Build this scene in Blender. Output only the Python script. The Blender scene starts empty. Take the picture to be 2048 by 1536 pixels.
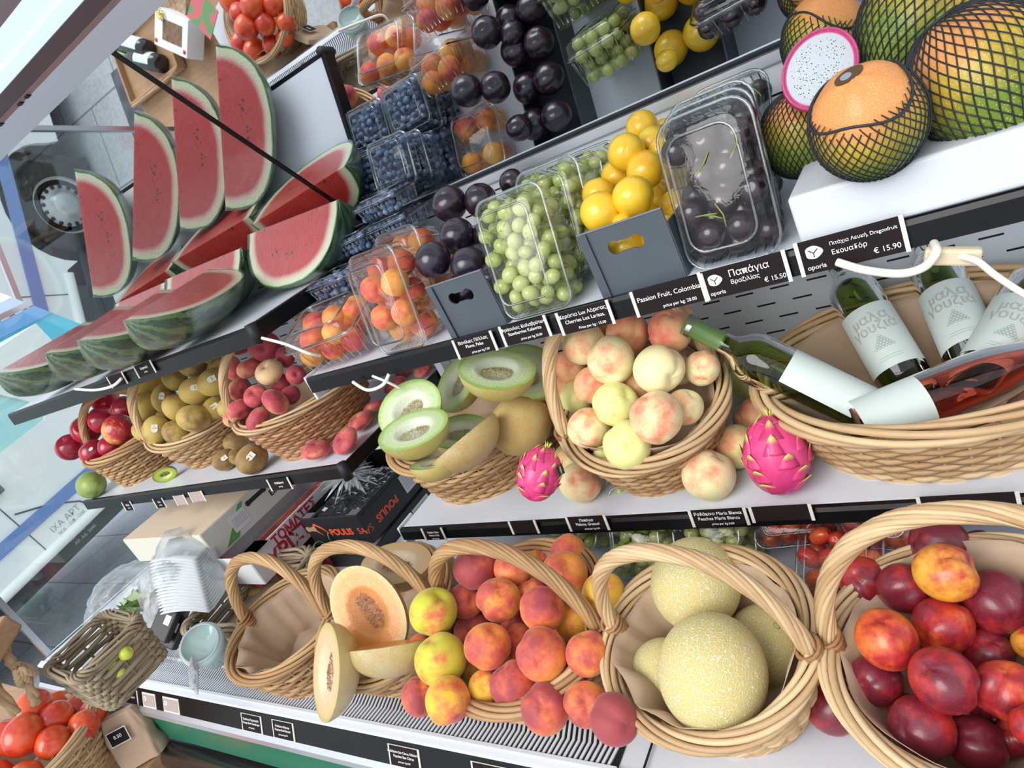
import bpy, bmesh, math, random
from math import sin, cos, pi, sqrt, exp, atan2, radians
from mathutils import Vector, Matrix, noise, Euler, Quaternion
C = bpy.context.scene.collection
rnd = random.Random(7)

# ------------------------------------------------------------------ camera
FPX = 1418.0
AX = Vector((0.78816851, -0.15813706, -0.59479667))   # world X seen in lens axes (right, down, forward)
AY = Vector((0.44015203, -0.53066523, 0.7243346))
AZ = Vector((-0.43018205, -0.83269868, -0.34864927))
cd = bpy.data.cameras.new('camera'); cam = bpy.data.objects.new('camera', cd); C.objects.link(cam)
cam.matrix_world = Matrix(((AX.x, -AX.y, -AX.z, 0), (AY.x, -AY.y, -AY.z, 0), (AZ.x, -AZ.y, -AZ.z, 0), (0, 0, 0, 1)))
cd.sensor_width = 36; cd.lens = FPX / 2048 * 36; cd.clip_start = 0.02; cd.clip_end = 200
bpy.context.scene.camera = cam
# ------------------------------------------------------------------ sky, lights, exposure
wd = bpy.data.worlds.new('sky'); bpy.context.scene.world = wd; wd.use_nodes = True
wn = wd.node_tree.nodes; bg = wn['Background']
bg.inputs[0].default_value = (0.86, 0.93, 1.0, 1); bg.inputs[1].default_value = 1.0
sl = bpy.data.lights.new('soft_daylight', 'SUN'); sl.energy = 2.3; sl.angle = radians(42); sl.color = (1.0, 0.985, 0.96)
so = bpy.data.objects.new('soft_daylight', sl); C.objects.link(so)
so.rotation_euler = Vector((0.10, 0.80, -0.58)).to_track_quat('-Z', 'Y').to_euler()      # shines from the street, over the viewer's shoulder
vs = bpy.context.scene.view_settings
vs.view_transform = 'Standard'; vs.look = 'None'; vs.exposure = 0.27; vs.gamma = 1.0; vs.use_curve_mapping = False
bpy.context.scene.cycles.transparent_max_bounces = 28
bpy.context.scene.cycles.max_bounces = 9
bpy.context.scene.cycles.glossy_bounces = 5
bpy.context.scene.cycles.transmission_bounces = 8
bpy.context.scene.cycles.sample_clamp_indirect = 6

# ------------------------------------------------------------------ geometry helpers
def ray(px, py):
    """direction, in the world, along which a picture position lies"""
    q = Vector((px - 1024, py - 768, FPX))
    return Vector((AX.dot(q), AY.dot(q), AZ.dot(q))) / FPX      # forward component = 1
def at(px, py, **k):
    d = ray(px, py)
    if 'z' in k: return d * (k['z'] / d.z)
    if 'y' in k: return d * (k['y'] / d.y)
    if 'x' in k: return d * (k['x'] / d.x)
    return d * k['depth']

class MB:
    def __init__(s): s.v = []; s.f = []; s.t = []; s.m = []
    def add(s, vs_, fs, tone=0.5, mi=0):
        o = len(s.v); s.v += [tuple(v) for v in vs_]; s.t += [tone] * len(vs_)
        s.f += [tuple(i + o for i in f) for f in fs]; s.m += [mi] * len(fs); return s
    def box(s, c, size, M=None, tone=0.5, mi=0):
        x, y, z = [a / 2 for a in size]; c = Vector(c)
        vv = [Vector((a * x, b * y, d * z)) for a in (-1, 1) for b in (-1, 1) for d in (-1, 1)]
        vv = [(M @ v if M else v) + c for v in vv]
        return s.add(vv, [(0, 1, 3, 2), (4, 6, 7, 5), (0, 4, 5, 1), (2, 3, 7, 6), (0, 2, 6, 4), (1, 5, 7, 3)], tone, mi)
    def tube(s, P, r, n=6, closed=False, tone=0.5, mi=0, flat=1.0, up=None):
        P = [Vector(p) for p in P]; N = len(P); vv = []; ff = []
        rr = r if isinstance(r, (list, tuple)) else [r] * N
        prev = None
        for i, p in enumerate(P):
            a = P[(i - 1) % N] if closed or i > 0 else P[i]; b = P[(i + 1) % N] if closed or i < N - 1 else P[i]
            t = (b - a); t = t.normalized() if t.length > 1e-9 else Vector((0, 0, 1))
            if up is not None: u = Vector(up)
            elif prev is None: u = Vector((0, 0, 1)) if abs(t.z) < .9 else Vector((1, 0, 0))
            else: u = prev
            u = (u - t * u.dot(t)); u = u.normalized() if u.length > 1e-6 else t.orthogonal().normalized()
            prev = u; w = t.cross(u)
            for k in range(n):
                an = 2 * pi * k / n
                vv.append(p + (u * cos(an) + w * sin(an) * flat) * rr[i])
        m = N if closed else N - 1
        for i in range(m):
            for k in range(n):
                a = i * n + k; b = i * n + (k + 1) % n; j = (i + 1) % N
                ff.append((a, b, j * n + (k + 1) % n, j * n + k))
        if not closed: ff.append(tuple(range(n))[::-1]); ff.append(tuple(range((N - 1) * n, N * n)))
        return s.add(vv, ff, tone, mi)
    def grid(s, fn, nu, nv, cu=False, cv=False, tone=0.5, mi=0):
        vv = [fn(i / nu, j / nv) for i in range(nu if cu else nu + 1) for j in range(nv if cv else nv + 1)]
        W = nv if cv else nv + 1; H = nu if cu else nu + 1; ff = []
        for i in range(nu):
            for j in range(nv):
                a, b = i % H, (i + 1) % H; c, d = j % W, (j + 1) % W
                ff.append((a * W + c, b * W + c, b * W + d, a * W + d))
        return s.add(vv, ff, tone, mi)
    def lathe(s, prof, n=32, tone=0.5, mi=0):
        return s.grid(lambda u, v: Vector((prof[round(u * (len(prof) - 1))][0] * cos(2 * pi * v), prof[round(u * (len(prof) - 1))][0] * sin(2 * pi * v), prof[round(u * (len(prof) - 1))][1])), len(prof) - 1, n, cv=True, tone=tone, mi=mi)
    def mesh(s, name, mats, smooth=True):
        me = bpy.data.meshes.new(name); me.from_pydata(s.v, [], s.f)
        for m in (mats if isinstance(mats, (list, tuple)) else [mats]): me.materials.append(m)
        a = me.attributes.new('tone', 'FLOAT', 'POINT'); a.data.foreach_set('value', s.t)
        me.polygons.foreach_set('material_index', s.m)
        me.polygons.foreach_set('use_smooth', [smooth] * len(me.polygons)); me.update()
        return me
    def build(s, name, mats, parent=None, smooth=True, loc=None, M=None):
        return link(name, s.mesh(name, mats, smooth), parent, loc, M)
def link(name, me, parent=None, loc=None, M=None):
    o = bpy.data.objects.new(name, me); C.objects.link(o)
    if parent: o.parent = parent
    if M is not None: o.matrix_local = M
    elif loc is not None: o.location = loc
    return o
def tag(o, label, cat=None, group=None, kind=None):
    if label: o['label'] = label
    if cat: o['category'] = cat
    if group: o['group'] = group
    if kind: o['kind'] = kind
    return o
def empty(name, loc=(0, 0, 0), M=None):
    o = bpy.data.objects.new(name, None); C.objects.link(o); o.empty_display_size = .02
    if M is not None: o.matrix_world = M
    else: o.location = loc
    return o
def clonetree(o, parent=None):
    c = o.copy(); C.objects.link(c); c.parent = parent
    for ch in list(o.children): clonetree(ch, c)
    return c
def bevel(o, w=.003, seg=2):
    m = o.modifiers.new('bevel', 'BEVEL'); m.width = w; m.segments = seg; m.limit_method = 'ANGLE'
    for p in o.data.polygons: p.use_smooth = False
    return o
def TRS(loc, rot=(0, 0, 0), sc=(1, 1, 1)):
    return Matrix.LocRotScale(Vector(loc), Euler(rot), Vector(sc))

def curve_mesh(loops, thick, res=6):
    """flat outline with holes, given thickness; centred on z = 0"""
    cu = bpy.data.curves.new('outline', 'CURVE'); cu.dimensions = '2D'; cu.fill_mode = 'BOTH'; cu.extrude = thick / 2
    for lp in loops:
        s = cu.splines.new('POLY'); s.points.add(len(lp) - 1); s.use_cyclic_u = True
        for p, q in zip(s.points, lp): p.co = (q[0], q[1], 0, 1)
    o = bpy.data.objects.new('outline', cu); C.objects.link(o)
    me = bpy.data.meshes.new_from_object(o.evaluated_get(bpy.context.evaluated_depsgraph_get()))
    bpy.data.objects.remove(o); bpy.data.curves.remove(cu); return me
_tc = {}
def text_mesh(body, size, align='CENTER', bold=0.0, thick=.0003, sx=1.0, space=1.0):
    k = (body, size, align, bold, sx, space)
    if k in _tc: return _tc[k]
    cu = bpy.data.curves.new('lettering', 'FONT'); cu.body = body; cu.size = size; cu.align_x = align; cu.align_y = 'CENTER'
    cu.extrude = thick; cu.offset = bold; cu.resolution_u = 3; cu.space_line = space
    o = bpy.data.objects.new('lettering', cu); C.objects.link(o); o.scale = (sx, 1, 1)
    me = bpy.data.meshes.new_from_object(o.evaluated_get(bpy.context.evaluated_depsgraph_get()))
    if sx != 1: me.transform(Matrix.Diagonal((sx, 1, 1, 1)))
    me.materials.clear(); bpy.data.objects.remove(o); bpy.data.curves.remove(cu)
    _tc[k] = me; return me
def write(body, size, mat, parent, M, name='lettering', **k):
    me = text_mesh(body, size, **k).copy(); me.materials.clear(); me.materials.append(mat)
    return link(name, me, parent, M=M)

# ------------------------------------------------------------------ materials
class NT:
    def __init__(s, name):
        s.m = bpy.data.materials.new(name); s.m.use_nodes = True; s.t = s.m.node_tree; s.n = s.t.nodes; s.L = s.t.links.new
        s.p = s.n['Principled BSDF']; s.out = s.n['Material Output']
    def node(s, ty, **k):
        x = s.n.new('ShaderNode' + ty)
        for a, b in k.items(): setattr(x, a, b)
        return x
    def val(s, sock, v):
        if isinstance(v, bpy.types.NodeSocket): s.L(v, sock)
        elif v is not None:
            if isinstance(v, (tuple, list)) and sock.type == 'RGBA' and len(v) == 3: v = (*v, 1)
            sock.default_value = v
    def noise(s, scale, detail=3, rough=.5, vec=None, w=None, dist=0.0):
        x = s.node('TexNoise'); x.inputs['Scale'].default_value = scale; x.inputs['Detail'].default_value = detail
        x.inputs['Roughness'].default_value = rough; x.inputs['Distortion'].default_value = dist
        s.L(vec if vec else s.obj(), x.inputs['Vector']); return x.outputs['Fac']
    def voro(s, scale, feature='DISTANCE_TO_EDGE', vec=None):
        x = s.node('TexVoronoi', feature=feature); x.inputs['Scale'].default_value = scale
        s.L(vec if vec else s.obj(), x.inputs['Vector']); return x.outputs['Distance']
    def obj(s):
        if not hasattr(s, '_o'): s._o = s.node('TexCoord')
        return s._o.outputs['Object']
    def map(s, vec, loc=(0, 0, 0), rot=(0, 0, 0), sc=(1, 1, 1)):
        x = s.node('Mapping'); s.L(vec, x.inputs[0]); x.inputs[1].default_value = loc; x.inputs[2].default_value = rot; x.inputs[3].default_value = sc
        return x.outputs[0]
    def math(s, op, a, b=None, c=None, clamp=False):
        x = s.node('Math', operation=op, use_clamp=clamp); s.val(x.inputs[0], a)
        if b is not None: s.val(x.inputs[1], b)
        if c is not None: s.val(x.inputs[2], c)
        return x.outputs[0]
    def step(s, v, lo, hi, a=0.0, b=1.0):
        x = s.node('MapRange', interpolation_type='SMOOTHSTEP'); s.val(x.inputs[0], v); s.val(x.inputs[1], lo); s.val(x.inputs[2], hi)
        x.inputs[3].default_value = a; x.inputs[4].default_value = b; return x.outputs[0]
    def mix(s, f, a, b, mode='MIX'):
        x = s.node('Mix', data_type='RGBA', blend_type=mode); s.val(x.inputs[0], f); s.val(x.inputs[6], a); s.val(x.inputs[7], b); return x.outputs[2]
    def xyz(s, v=None):
        x = s.node('SeparateXYZ'); s.L(v if v else s.obj(), x.inputs[0]); return x.outputs
    def info(s):
        if not hasattr(s, '_i'): s._i = s.node('ObjectInfo')
        return s._i.outputs
    def attr(s, n='tone'):
        x = s.node('Attribute', attribute_name=n); return x.outputs['Fac']
    def bump(s, h, strength=.3, dist=.01):
        x = s.node('Bump'); x.inputs['Strength'].default_value = strength; x.inputs['Distance'].default_value = dist
        s.L(h, x.inputs['Height']); s.L(x.outputs[0], s.p.inputs['Normal']); return x.outputs[0]
    def set(s, **k):
        names = dict(base='Base Color', rough='Roughness', metal='Metallic', coat='Coat Weight', coatr='Coat Roughness', spec='Specular IOR Level', sheen='Sheen Weight', sheenr='Sheen Roughness', sheent='Sheen Tint', sss='Subsurface Weight', sssr='Subsurface Radius', ssss='Subsurface Scale', trans='Transmission Weight', ior='IOR', emis='Emission Color', emiss='Emission Strength', alpha='Alpha')
        for a, b in k.items(): s.val(s.p.inputs[names[a]], b)
        return s
_pm = {}
def plain(name, col, rough=.5, metal=0, spec=.5, coat=0, nz=0, nscale=30, bump=0):
    if name in _pm: return _pm[name]
    t = NT(name); c = col
    if nz:
        n = t.noise(nscale, 4); c = t.mix(t.step(n, .3, .7), col, tuple(max(0, min(1, x * (1 - nz))) for x in col))
    t.set(base=c, rough=rough, metal=metal, spec=spec, coat=coat)
    if bump: t.bump(t.noise(nscale * 3, 4), bump, .002)
    _pm[name] = t.m; return t.m
def film(name, tint=(.97, .985, .99), rough=.06, refl=1.0, wr=0, wscale=60, haze=0.0, cap=1.0):
    """thin clear plastic sheet: lets light straight through, mirrors a little of it"""
    t = NT(name); tr = t.node('BsdfTransparent'); t.val(tr.inputs[0], tint)
    gl = t.node('BsdfGlossy'); gl.inputs['Roughness'].default_value = rough; t.val(gl.inputs['Color'], (1, 1, 1))
    lw = t.node('Fresnel'); lw.inputs['IOR'].default_value = 1.5
    f = t.math('MINIMUM', t.math('MULTIPLY', lw.outputs[0], 1.6 * refl, clamp=True), cap)
    if wr:
        b = t.node('Bump'); b.inputs['Strength'].default_value = wr; b.inputs['Distance'].default_value = .004
        t.L(t.noise(wscale, 5, .6, dist=1.2), b.inputs['Height']); t.L(b.outputs[0], gl.inputs['Normal']); t.L(b.outputs[0], lw.inputs['Normal'])
    m = t.node('MixShader'); t.L(f, m.inputs[0]); t.L(tr.outputs[0], m.inputs[1]); t.L(gl.outputs[0], m.inputs[2])
    o = m.outputs[0]
    if haze:
        df = t.node('BsdfDiffuse'); t.val(df.inputs[0], (.9, .93, .95)); m2 = t.node('MixShader')
        hz = t.step(t.noise(wscale * .35, 4, .6), .42, .68, haze * .35, haze * 1.6)
        t.L(hz, m2.inputs[0]); t.L(o, m2.inputs[1]); t.L(df.outputs[0], m2.inputs[2]); o = m2.outputs[0]
    t.L(o, t.out.inputs['Surface']); t.n.remove(t.p); return t.m

def fruit_skin(name, blush, dark, rough=.5, coat=0, sheen=0, speck=0, spcol=(1, .8, .4), sc=1.3, streak=0, sss=.08):
    t = NT(name); oi = t.info(); v = t.node('VectorMath', operation='ADD')
    rv = t.node('CombineXYZ')
    for i, k in enumerate((17., 31., 53.)): t.L(t.math('MULTIPLY', oi['Random'], k), rv.inputs[i])
    t.L(t.obj(), v.inputs[0]); t.L(rv.outputs[0], v.inputs[1]); vec = v.outputs[0]
    z = t.xyz()
    n1 = t.noise(sc, 3, .55, vec=vec); n2 = t.noise(sc * 6, 4, .6, vec=vec)
    m = t.math('ADD', t.math('MULTIPLY', n1, .85), t.math('MULTIPLY', n2, .15))
    m = t.math('ADD', m, t.math('MULTIPLY', z[0], .16)); m = t.math('ADD', m, t.math('MULTIPLY', z[2], .07))
    a = t.math('MULTIPLY_ADD', oi['Alpha'], -.75, .92)              # threshold falls as the blush grows
    if streak:
        ang = t.math('ARCTAN2', z[1], z[0]); cv = t.node('CombineXYZ'); t.L(t.math('MULTIPLY', ang, 9), cv.inputs[0]); t.L(z[2], cv.inputs[2])
        m = t.math('ADD', m, t.math('MULTIPLY', t.math('SUBTRACT', t.noise(1.5, 3, vec=cv.outputs[0]), .5), streak))
    m1 = t.step(m, t.math('SUBTRACT', a, .17), t.math('ADD', a, .17)); m2 = t.step(m, t.math('ADD', a, .05), t.math('ADD', a, .36))
    c = t.mix(m1, oi['Color'], blush); c = t.mix(m2, c, dark)
    if speck:
        s = t.step(t.voro(13, 'F1', vec=vec), .10, .2, speck, 0); c = t.mix(s, c, spcol)
    t.set(base=c, rough=rough, coat=coat, coatr=.15, sheen=sheen, sheenr=.4, sss=sss, sssr=(.03, .015, .008), ssss=.12)
    t.bump(t.noise(22, 4, vec=vec), .06 if coat else .12, .03)
    return t.m
MAT = dict(
    peach=fruit_skin('peach_skin', (.70, .13, .065), (.36, .055, .065), .66, sheen=.25, speck=.0),
    white_peach=fruit_skin('white_peach_skin', (.90, .36, .20), (.78, .12, .12), .62, sheen=.15, sc=1.3),
    flat_peach=fruit_skin('flat_peach_skin', (.62, .10, .10), (.42, .05, .075), .62, sheen=.28),
    nectarine=fruit_skin('nectarine_skin', (.52, .03, .028), (.17, .014, .03), .34, coat=.25, speck=.12, spcol=(.9, .5, .25)),
    apricot=fruit_skin('apricot_skin', (.78, .13, .05), (.55, .05, .08), .55, sheen=.1),
    plum=fruit_skin('plum_skin', (.03, .012, .02), (.012, .012, .022), .22, coat=.4, sss=0),
    yellow_plum=fruit_skin('yellow_plum_skin', (.90, .42, .02), (.72, .24, .02), .24, coat=.3, speck=.08, spcol=(.8, .4, .05), sss=.12),
    apple=fruit_skin('apple_skin', (.55, .015, .035), (.32, .01, .035), .25, coat=.35, streak=.5, speck=.15, spcol=(.85, .5, .3)),
    kiwi=fruit_skin('kiwi_skin', (.30, .17, .05), (.19, .10, .035), .6, speck=.3, spcol=(.35, .22, .07), sheen=.1),
    tomato=fruit_skin('tomato_skin', (.62, .045, .015), (.45, .02, .015), .25, coat=.35),
    mango=fruit_skin('mango_skin', (.18, .26, .06), (.12, .18, .05), .4, coat=.1),
    lime=fruit_skin('green_fruit_skin', (.45, .60, .06), (.35, .5, .05), .3, coat=.2),
)
def wicker(name, a, b, rough=.5):
    t = NT(name); tn = t.attr(); n = t.noise(40, 4, .6)
    f = t.math('ADD', t.math('MULTIPLY', tn, .75), t.math('MULTIPLY', n, .35), clamp=True)
    c = t.mix(f, a, b); t.set(base=c, rough=rough, spec=.35); t.bump(t.noise(160, 3), .25, .001); return t.m
W_HONEY = wicker('honey_willow', (.24, .10, .035), (.60, .39, .19))
W_LIGHT = wicker('pale_willow', (.34, .17, .065), (.74, .55, .32))
W_RED = wicker('reddish_willow', (.25, .10, .045), (.60, .33, .16))
W_GREY = wicker('grey_rattan', (.15, .105, .06), (.42, .33, .22), .65)
W_DARK = wicker('brown_willow_binding', (.20, .085, .03), (.42, .22, .09))
def kraft():
    t = NT('kraft_paper'); n = t.noise(9, 5, .6); c = t.mix(n, (.40, .27, .18), (.55, .40, .28)); t.set(base=c, rough=.75, spec=.25)
    t.bump(t.noise(60, 4), .15, .002); return t.m
KRAFT = kraft()
WHITE = plain('white_enamel', (.70, .73, .79), .3, spec=.5)
WHITE2 = plain('white_shelf_enamel', (.70, .73, .80), .35, spec=.5)
BLACK = plain('black_plastic_edge', (.005, .005, .006), .32, spec=.3, nz=.3, nscale=20)
DBLACK = plain('matte_black', (.01, .01, .012), .6)
ALU = plain('brushed_aluminium', (.66, .68, .72), .34, .8)
STEEL = plain('steel_tube', (.50, .52, .55), .22, 1.0)
DGREY = plain('dark_grey_metal', (.10, .10, .12), .4, .4)
GREEN = plain('green_enamel', (.015, .16, .09), .3, coat=.2)
CREAM = plain('cream_card', (.66, .64, .58), .6)
TAGBR = plain('brown_black_card', (.016, .010, .010), .6, spec=.12)
INKW = plain('white_ink', (.85, .85, .85), .5)
WOOD = (lambda t: (t.set(base=t.mix(t.noise(6, 4, .6, vec=t.map(t.obj(), sc=(2, 14, 14))), (.30, .15, .07), (.52, .32, .18)), rough=.6), t.m)[1])(NT('warm_wood'))
CLEAR = film('clear_plastic', wr=.10, wscale=60, refl=.5, rough=.04, cap=.22)
CLEARLID = film('clear_ribbed_plastic', wr=.22, wscale=25, rough=.04, refl=.5, cap=.13)
CLEARRIB = film('clear_plastic_edge', rough=.06, refl=1.6)
WRAP = film('cling_film', wr=.6, wscale=9, rough=.05, refl=.55, cap=.22)
BAG = film('crumpled_plastic_bag', wr=.8, wscale=9, rough=.10, refl=.8, haze=.10, cap=.5)
GLASS = film('pane_glass', tint=(.95, .99, .985), rough=.01, refl=.8)
# ------------------------------------------------------------------ setting
FLOOR = -1.72
def pavement():
    t = NT('grey_pavement'); o = t.obj()
    n = t.noise(3, 6, .65); n2 = t.noise(45, 4, .6); c = t.mix(n, (.27, .29, .31), (.48, .50, .52)); c = t.mix(t.step(n2, .35, .7, 0, .5), c, (.55, .57, .60))
    b = t.node('TexBrick'); b.inputs['Scale'].default_value = 1; b.inputs['Brick Width'].default_value = .8; b.inputs['Row Height'].default_value = .55
    b.inputs['Mortar Size'].default_value = .006; t.L(o, b.inputs['Vector']); c = t.mix(t.math('MULTIPLY', b.outputs['Fac'], .7), c, (.08, .08, .08))
    t.set(base=c, rough=.8); t.bump(n2, .3, .01); return t.m
g = MB().box((-3, -2, FLOOR - .05), (24, 22, .1)).build('floor', pavement(), smooth=False); g['kind'] = 'structure'
mh = MB().box((-4.05, -.35, FLOOR + .006), (.75, .55, .012)).build('manhole_cover', plain('cast_iron', (.17, .18, .2), .6, .5, nz=.4, nscale=8), smooth=False)
tag(mh, 'grey rectangular manhole cover in the street pavement, seen in the mirror', 'manhole cover')

# ------------------------------------------------------------------ the refrigerated display cabinet
def slotted():
    t = NT('slotted_white_panel'); x, y, z = t.xyz()
    r = t.math('DIVIDE', z, .028); row = t.math('FLOOR', r); fz = t.math('SUBTRACT', r, row)
    off = t.math('MULTIPLY', t.math('MODULO', t.math('ABSOLUTE', row), 2.0), .5)
    u = t.math('ADD', t.math('DIVIDE', x, .062), off); fx = t.math('FRACT', u)
    m = t.math('MULTIPLY', t.math('LESS_THAN', t.math('ABSOLUTE', t.math('SUBTRACT', fx, .5)), .26), t.math('LESS_THAN', t.math('ABSOLUTE', t.math('SUBTRACT', fz, .5)), .06))
    t.set(base=t.mix(m, (.74, .78, .84), (.01, .01, .01)), rough=.35); return t.m
SLOT = slotted()
cab = empty('display_cabinet', (-.85, .8, FLOOR)); tag(cab, 'long white refrigerated display cabinet holding the fruit, with black label rails and a green front', 'display cabinet')
CI = Matrix.Translation((.85, -.8, -FLOOR))
def cp(mb, name, mat, smooth=False, bev=0, par=None):
    o = mb.build(name, mat, par or cab, smooth, M=CI if par is None else Matrix())
    if bev: bevel(o, bev)
    return o
X0, X1 = -2.42, .72
cp(MB().box(((X0 + X1) / 2, .83, -.83), (X1 - X0, .74, .06)), 'deck', WHITE, bev=.004)
cp(MB().box((.03, .83, -.797), (.92, .72, .004)), 'deck_plate', WHITE2)
cp(MB().box((-.482, .53, -.7945), (.003, .14, .001)).box((-.8, .4585, -.7995), (3.2, .0015, .002)), 'seam', DBLACK)
# slotted air grille: white bars over a dark channel
gx0, gx1 = -2.25, -.52
cp(MB().box(((gx0 + gx1) / 2, .525, -.7985), (gx1 - gx0, .125, .001)), 'grille_channel', DBLACK)
b = MB(); n = int((gx1 - gx0) / .0088)
for i in range(n):
    x = gx0 + i * .0088
    for (y0, x_0, y1, x_1) in ((.464, 0, .492, .004), (.492, .004, .524, -.006), (.53, -.006, .585, -.014)):
        w = .0021
        b.add([(x + x_0 - w, y0, -.796), (x + x_0 + w, y0, -.796), (x + x_1 + w, y1, -.796), (x + x_1 - w, y1, -.796),
               (x + x_0 - w, y0, -.799), (x + x_0 + w, y0, -.799), (x + x_1 + w, y1, -.799), (x + x_1 - w, y1, -.799)],
              [(0, 1, 2, 3), (0, 4, 5, 1), (1, 5, 6, 2), (2, 6, 7, 3), (3, 7, 4, 0)])
for y in (.461, .527, .588): b.box(((gx0 + gx1) / 2, y, -.797), (gx1 - gx0, .006, .005))
cp(b, 'air_grille', WHITE)
# front: slanted black label rail, aluminium lip, green panel, steel bumper
def slab(mb, prof, x0=X0, x1=X1, tone=.5):
    n = len(prof); vv = [(x0, p[0], p[1]) for p in prof] + [(x1, p[0], p[1]) for p in prof]
    ff = [(i, (i + 1) % n, n + (i + 1) % n, n + i) for i in range(n)] + [tuple(range(n))[::-1], tuple(range(n, 2 * n))]
    return mb.add(vv, ff, tone)
cp(slab(MB(), [(.462, -.796), (.447, -.799), (.445, -.807), (.462, -.812)]), 'front_ledge', WHITE)
cp(slab(MB(), [(.447, -.802), (.424, -.842), (.43, -.846), (.455, -.806)]), 'label_rail', BLACK)
cp(slab(MB(), [(.426, -.840), (.416, -.848), (.414, -.860), (.424, -.866), (.44, -.86), (.44, -.845)]), 'front_lip', ALU)
cp(slab(MB(), [(.424, -.862), (.420, -.945), (.46, -.945), (.46, -.862)]), 'front_panel', GREEN)
cp(MB().tube([(X0, .405, -.985), (X1, .405, -.985)], .030, 20), 'bumper_tube', STEEL, True)
cp(slab(MB(), [(.45, -.945), (.45, -1.12), (.5, -1.12), (.5, -.945)]), 'lower_panel', STEEL)
cp(MB().tube([(X0, .415, -1.09), (X1, .415, -1.09)], .018, 16), 'lower_rail', STEEL, True)
cp(slab(MB(), [(.46, -1.12), (.46, FLOOR), (1.2, FLOOR), (1.2, -1.12)]), 'plinth', DGREY)
cp(slab(MB(), [(1.19, -.12), (1.19, -.86), (1.21, -.86), (1.21, -.12)], -1.12, X1), 'back_panel', SLOT)
cp(slab(MB(), [(1.19, -.12), (1.19, -.545), (1.21, -.545), (1.21, -.12)], -1.95, -1.125), 'back_panel', SLOT)
cp(slab(MB(), [(1.19, -.12), (1.19, -.17), (1.21, -.17), (1.21, -.12)], X0, -1.955), 'back_panel', SLOT)
cp(MB().box((-1.122, 1.17, -.46), (.02, .03, .68)), 'upright', WHITE)
cp(MB().box((-2.395, 1.185, -.30), (.03, .03, 1.0)), 'upright', DGREY)
# end pane
gp = cp(MB().box((-2.435, .83, -.36), (.006, .68, .88)), 'glass_panel', GLASS)
cp(MB().box((-2.432, .487, -.42), (.018, .016, .78)), 'glass_edge_post', STEEL)
cp(MB().box((-2.438, .83, .085), (.014, .68, .016)), 'glass_top_rail', ALU)
# mirrors, leaning forward over the upper shelf
def mirror_pt(t, off=0.0): return (1.186 - .6007 * t - .7995 * off, -.115 + .7995 * t - .6007 * off)
mt = NT('mirror_glass'); mt.set(base=(.88, .91, .92), rough=.015, metal=1.0)
def mslab(t0, t1, o0, o1, x0, x1): return slab(MB(), [mirror_pt(t0, o0), mirror_pt(t1, o0), mirror_pt(t1, o1), mirror_pt(t0, o1)], x0, x1)
cp(mslab(0, .565, 0, -.005, -2.385, -1.136), 'mirror', mt.m)
cp(mslab(0, .565, 0, -.005, -1.127, X1), 'mirror', mt.m)
cp(mslab(-.002, .57, .002, -.006, -1.1365, -1.1265), 'mirror_seam_bar', BLACK)
cp(mslab(-.004, .003, .003, -.004, X0, X1), 'mirror_gasket', DBLACK)
cp(slab(MB(), [(1.186, -.119), (1.178, -.121), (1.178, -.136), (1.19, -.14)]), 'mirror_foot_rail', ALU)
# canopy rail and its lamp
cp(mslab(.560, .602, .004, -.012, X0, X1), 'canopy_rail', plain('satin_aluminium', (.66, .68, .74), .38, .7))
cp(slab(MB(), [(.824, .362), (.812, .366), (.812, .384), (.83, .384)]), 'canopy_groove', plain('rosy_sealant', (.36, .24, .23), .5))
cp(slab(MB(), [(.811, .367), (.779, .377), (.779, .39), (.82, .39)]), 'canopy_channel', plain('dark_satin_metal', (.17, .16, .18), .4, .5))
b = MB()
for x in (-1.505, -1.37, -1.404, -1.68): b.box((x, .819, .364), (.014, .007, .006))
cp(b, 'screw_hole', DBLACK)
lt = NT('lamp_diffuser'); lt.set(base=(.8, .85, .9), rough=.5, emis=(.55, .76, 1.0), emiss=.75)
cp(slab(MB(), [(.779, .378), (.728, .372), (.722, .376), (.655, .372), (.655, .395), (.779, .395)]), 'lamp_diffuser', lt.m)
cp(slab(MB(), [(.655, .370), (.63, .368), (.42, .375), (.42, .42), (.655, .42)]), 'canopy_underside', plain('canopy_grey', (.42, .44, .50), .4, .4))

# ------------------------------------------------------------------ shelves
def shelf(label, x0, x1, yf, z, eh, group='display shelves', endside=False, under=.018):
    w = x1 - x0; r = empty('shelf', (0, 0, 0), Matrix.Translation(((x0 + x1) / 2, yf, z))); tag(r, label, 'shelf', group)
    d = 1.185 - yf
    bevel(MB().box((0, d / 2 + .004, -under / 2), (w, d, under)).build('tray', WHITE2, r, False), .003)
    e = MB(); slab(e, [(0.004, .001), (-.004, .0015), (-.007, -.004), (-.009, -eh), (.0, -eh - .003), (.004, -eh)], -w / 2, w / 2)
    e.build('label_edge', BLACK, r, False)
    if endside:
        e = MB(); e.box((w / 2 + .005, d / 2, -.012), (.012, d, eh)); bevel(e.build('end_plate', BLACK, r, False), .003)
        MB().tube([(w / 2 + .003, -.004, .006), (w / 2 + .003, -.006, -.032)], .011, 10).build('corner_cap', DBLACK, r)
    else:
        e = MB(); e.box((-w / 2 - .004, .02, -.02), (.006, .05, .05)).box((-w / 2 - .004, d / 2, -.022), (.004, d, .03)); bevel(e.build('end_plate', WHITE, r, False), .002)
    for s in (-1, 1):
        br = MB(); br.add([(s * w * .49 - .002, .05, -under), (s * w * .49 - .002, d, -under), (s * w * .49 - .002, d, -.09), (s * w * .49 + .002, .05, -under), (s * w * .49 + .002, d, -under), (s * w * .49 + .002, d, -.09)], [(0, 1, 2), (5, 4, 3), (0, 3, 4, 1), (1, 4, 5, 2), (2, 5, 3, 0)])
        br.build('bracket', WHITE, r, False)
    return r
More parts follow.
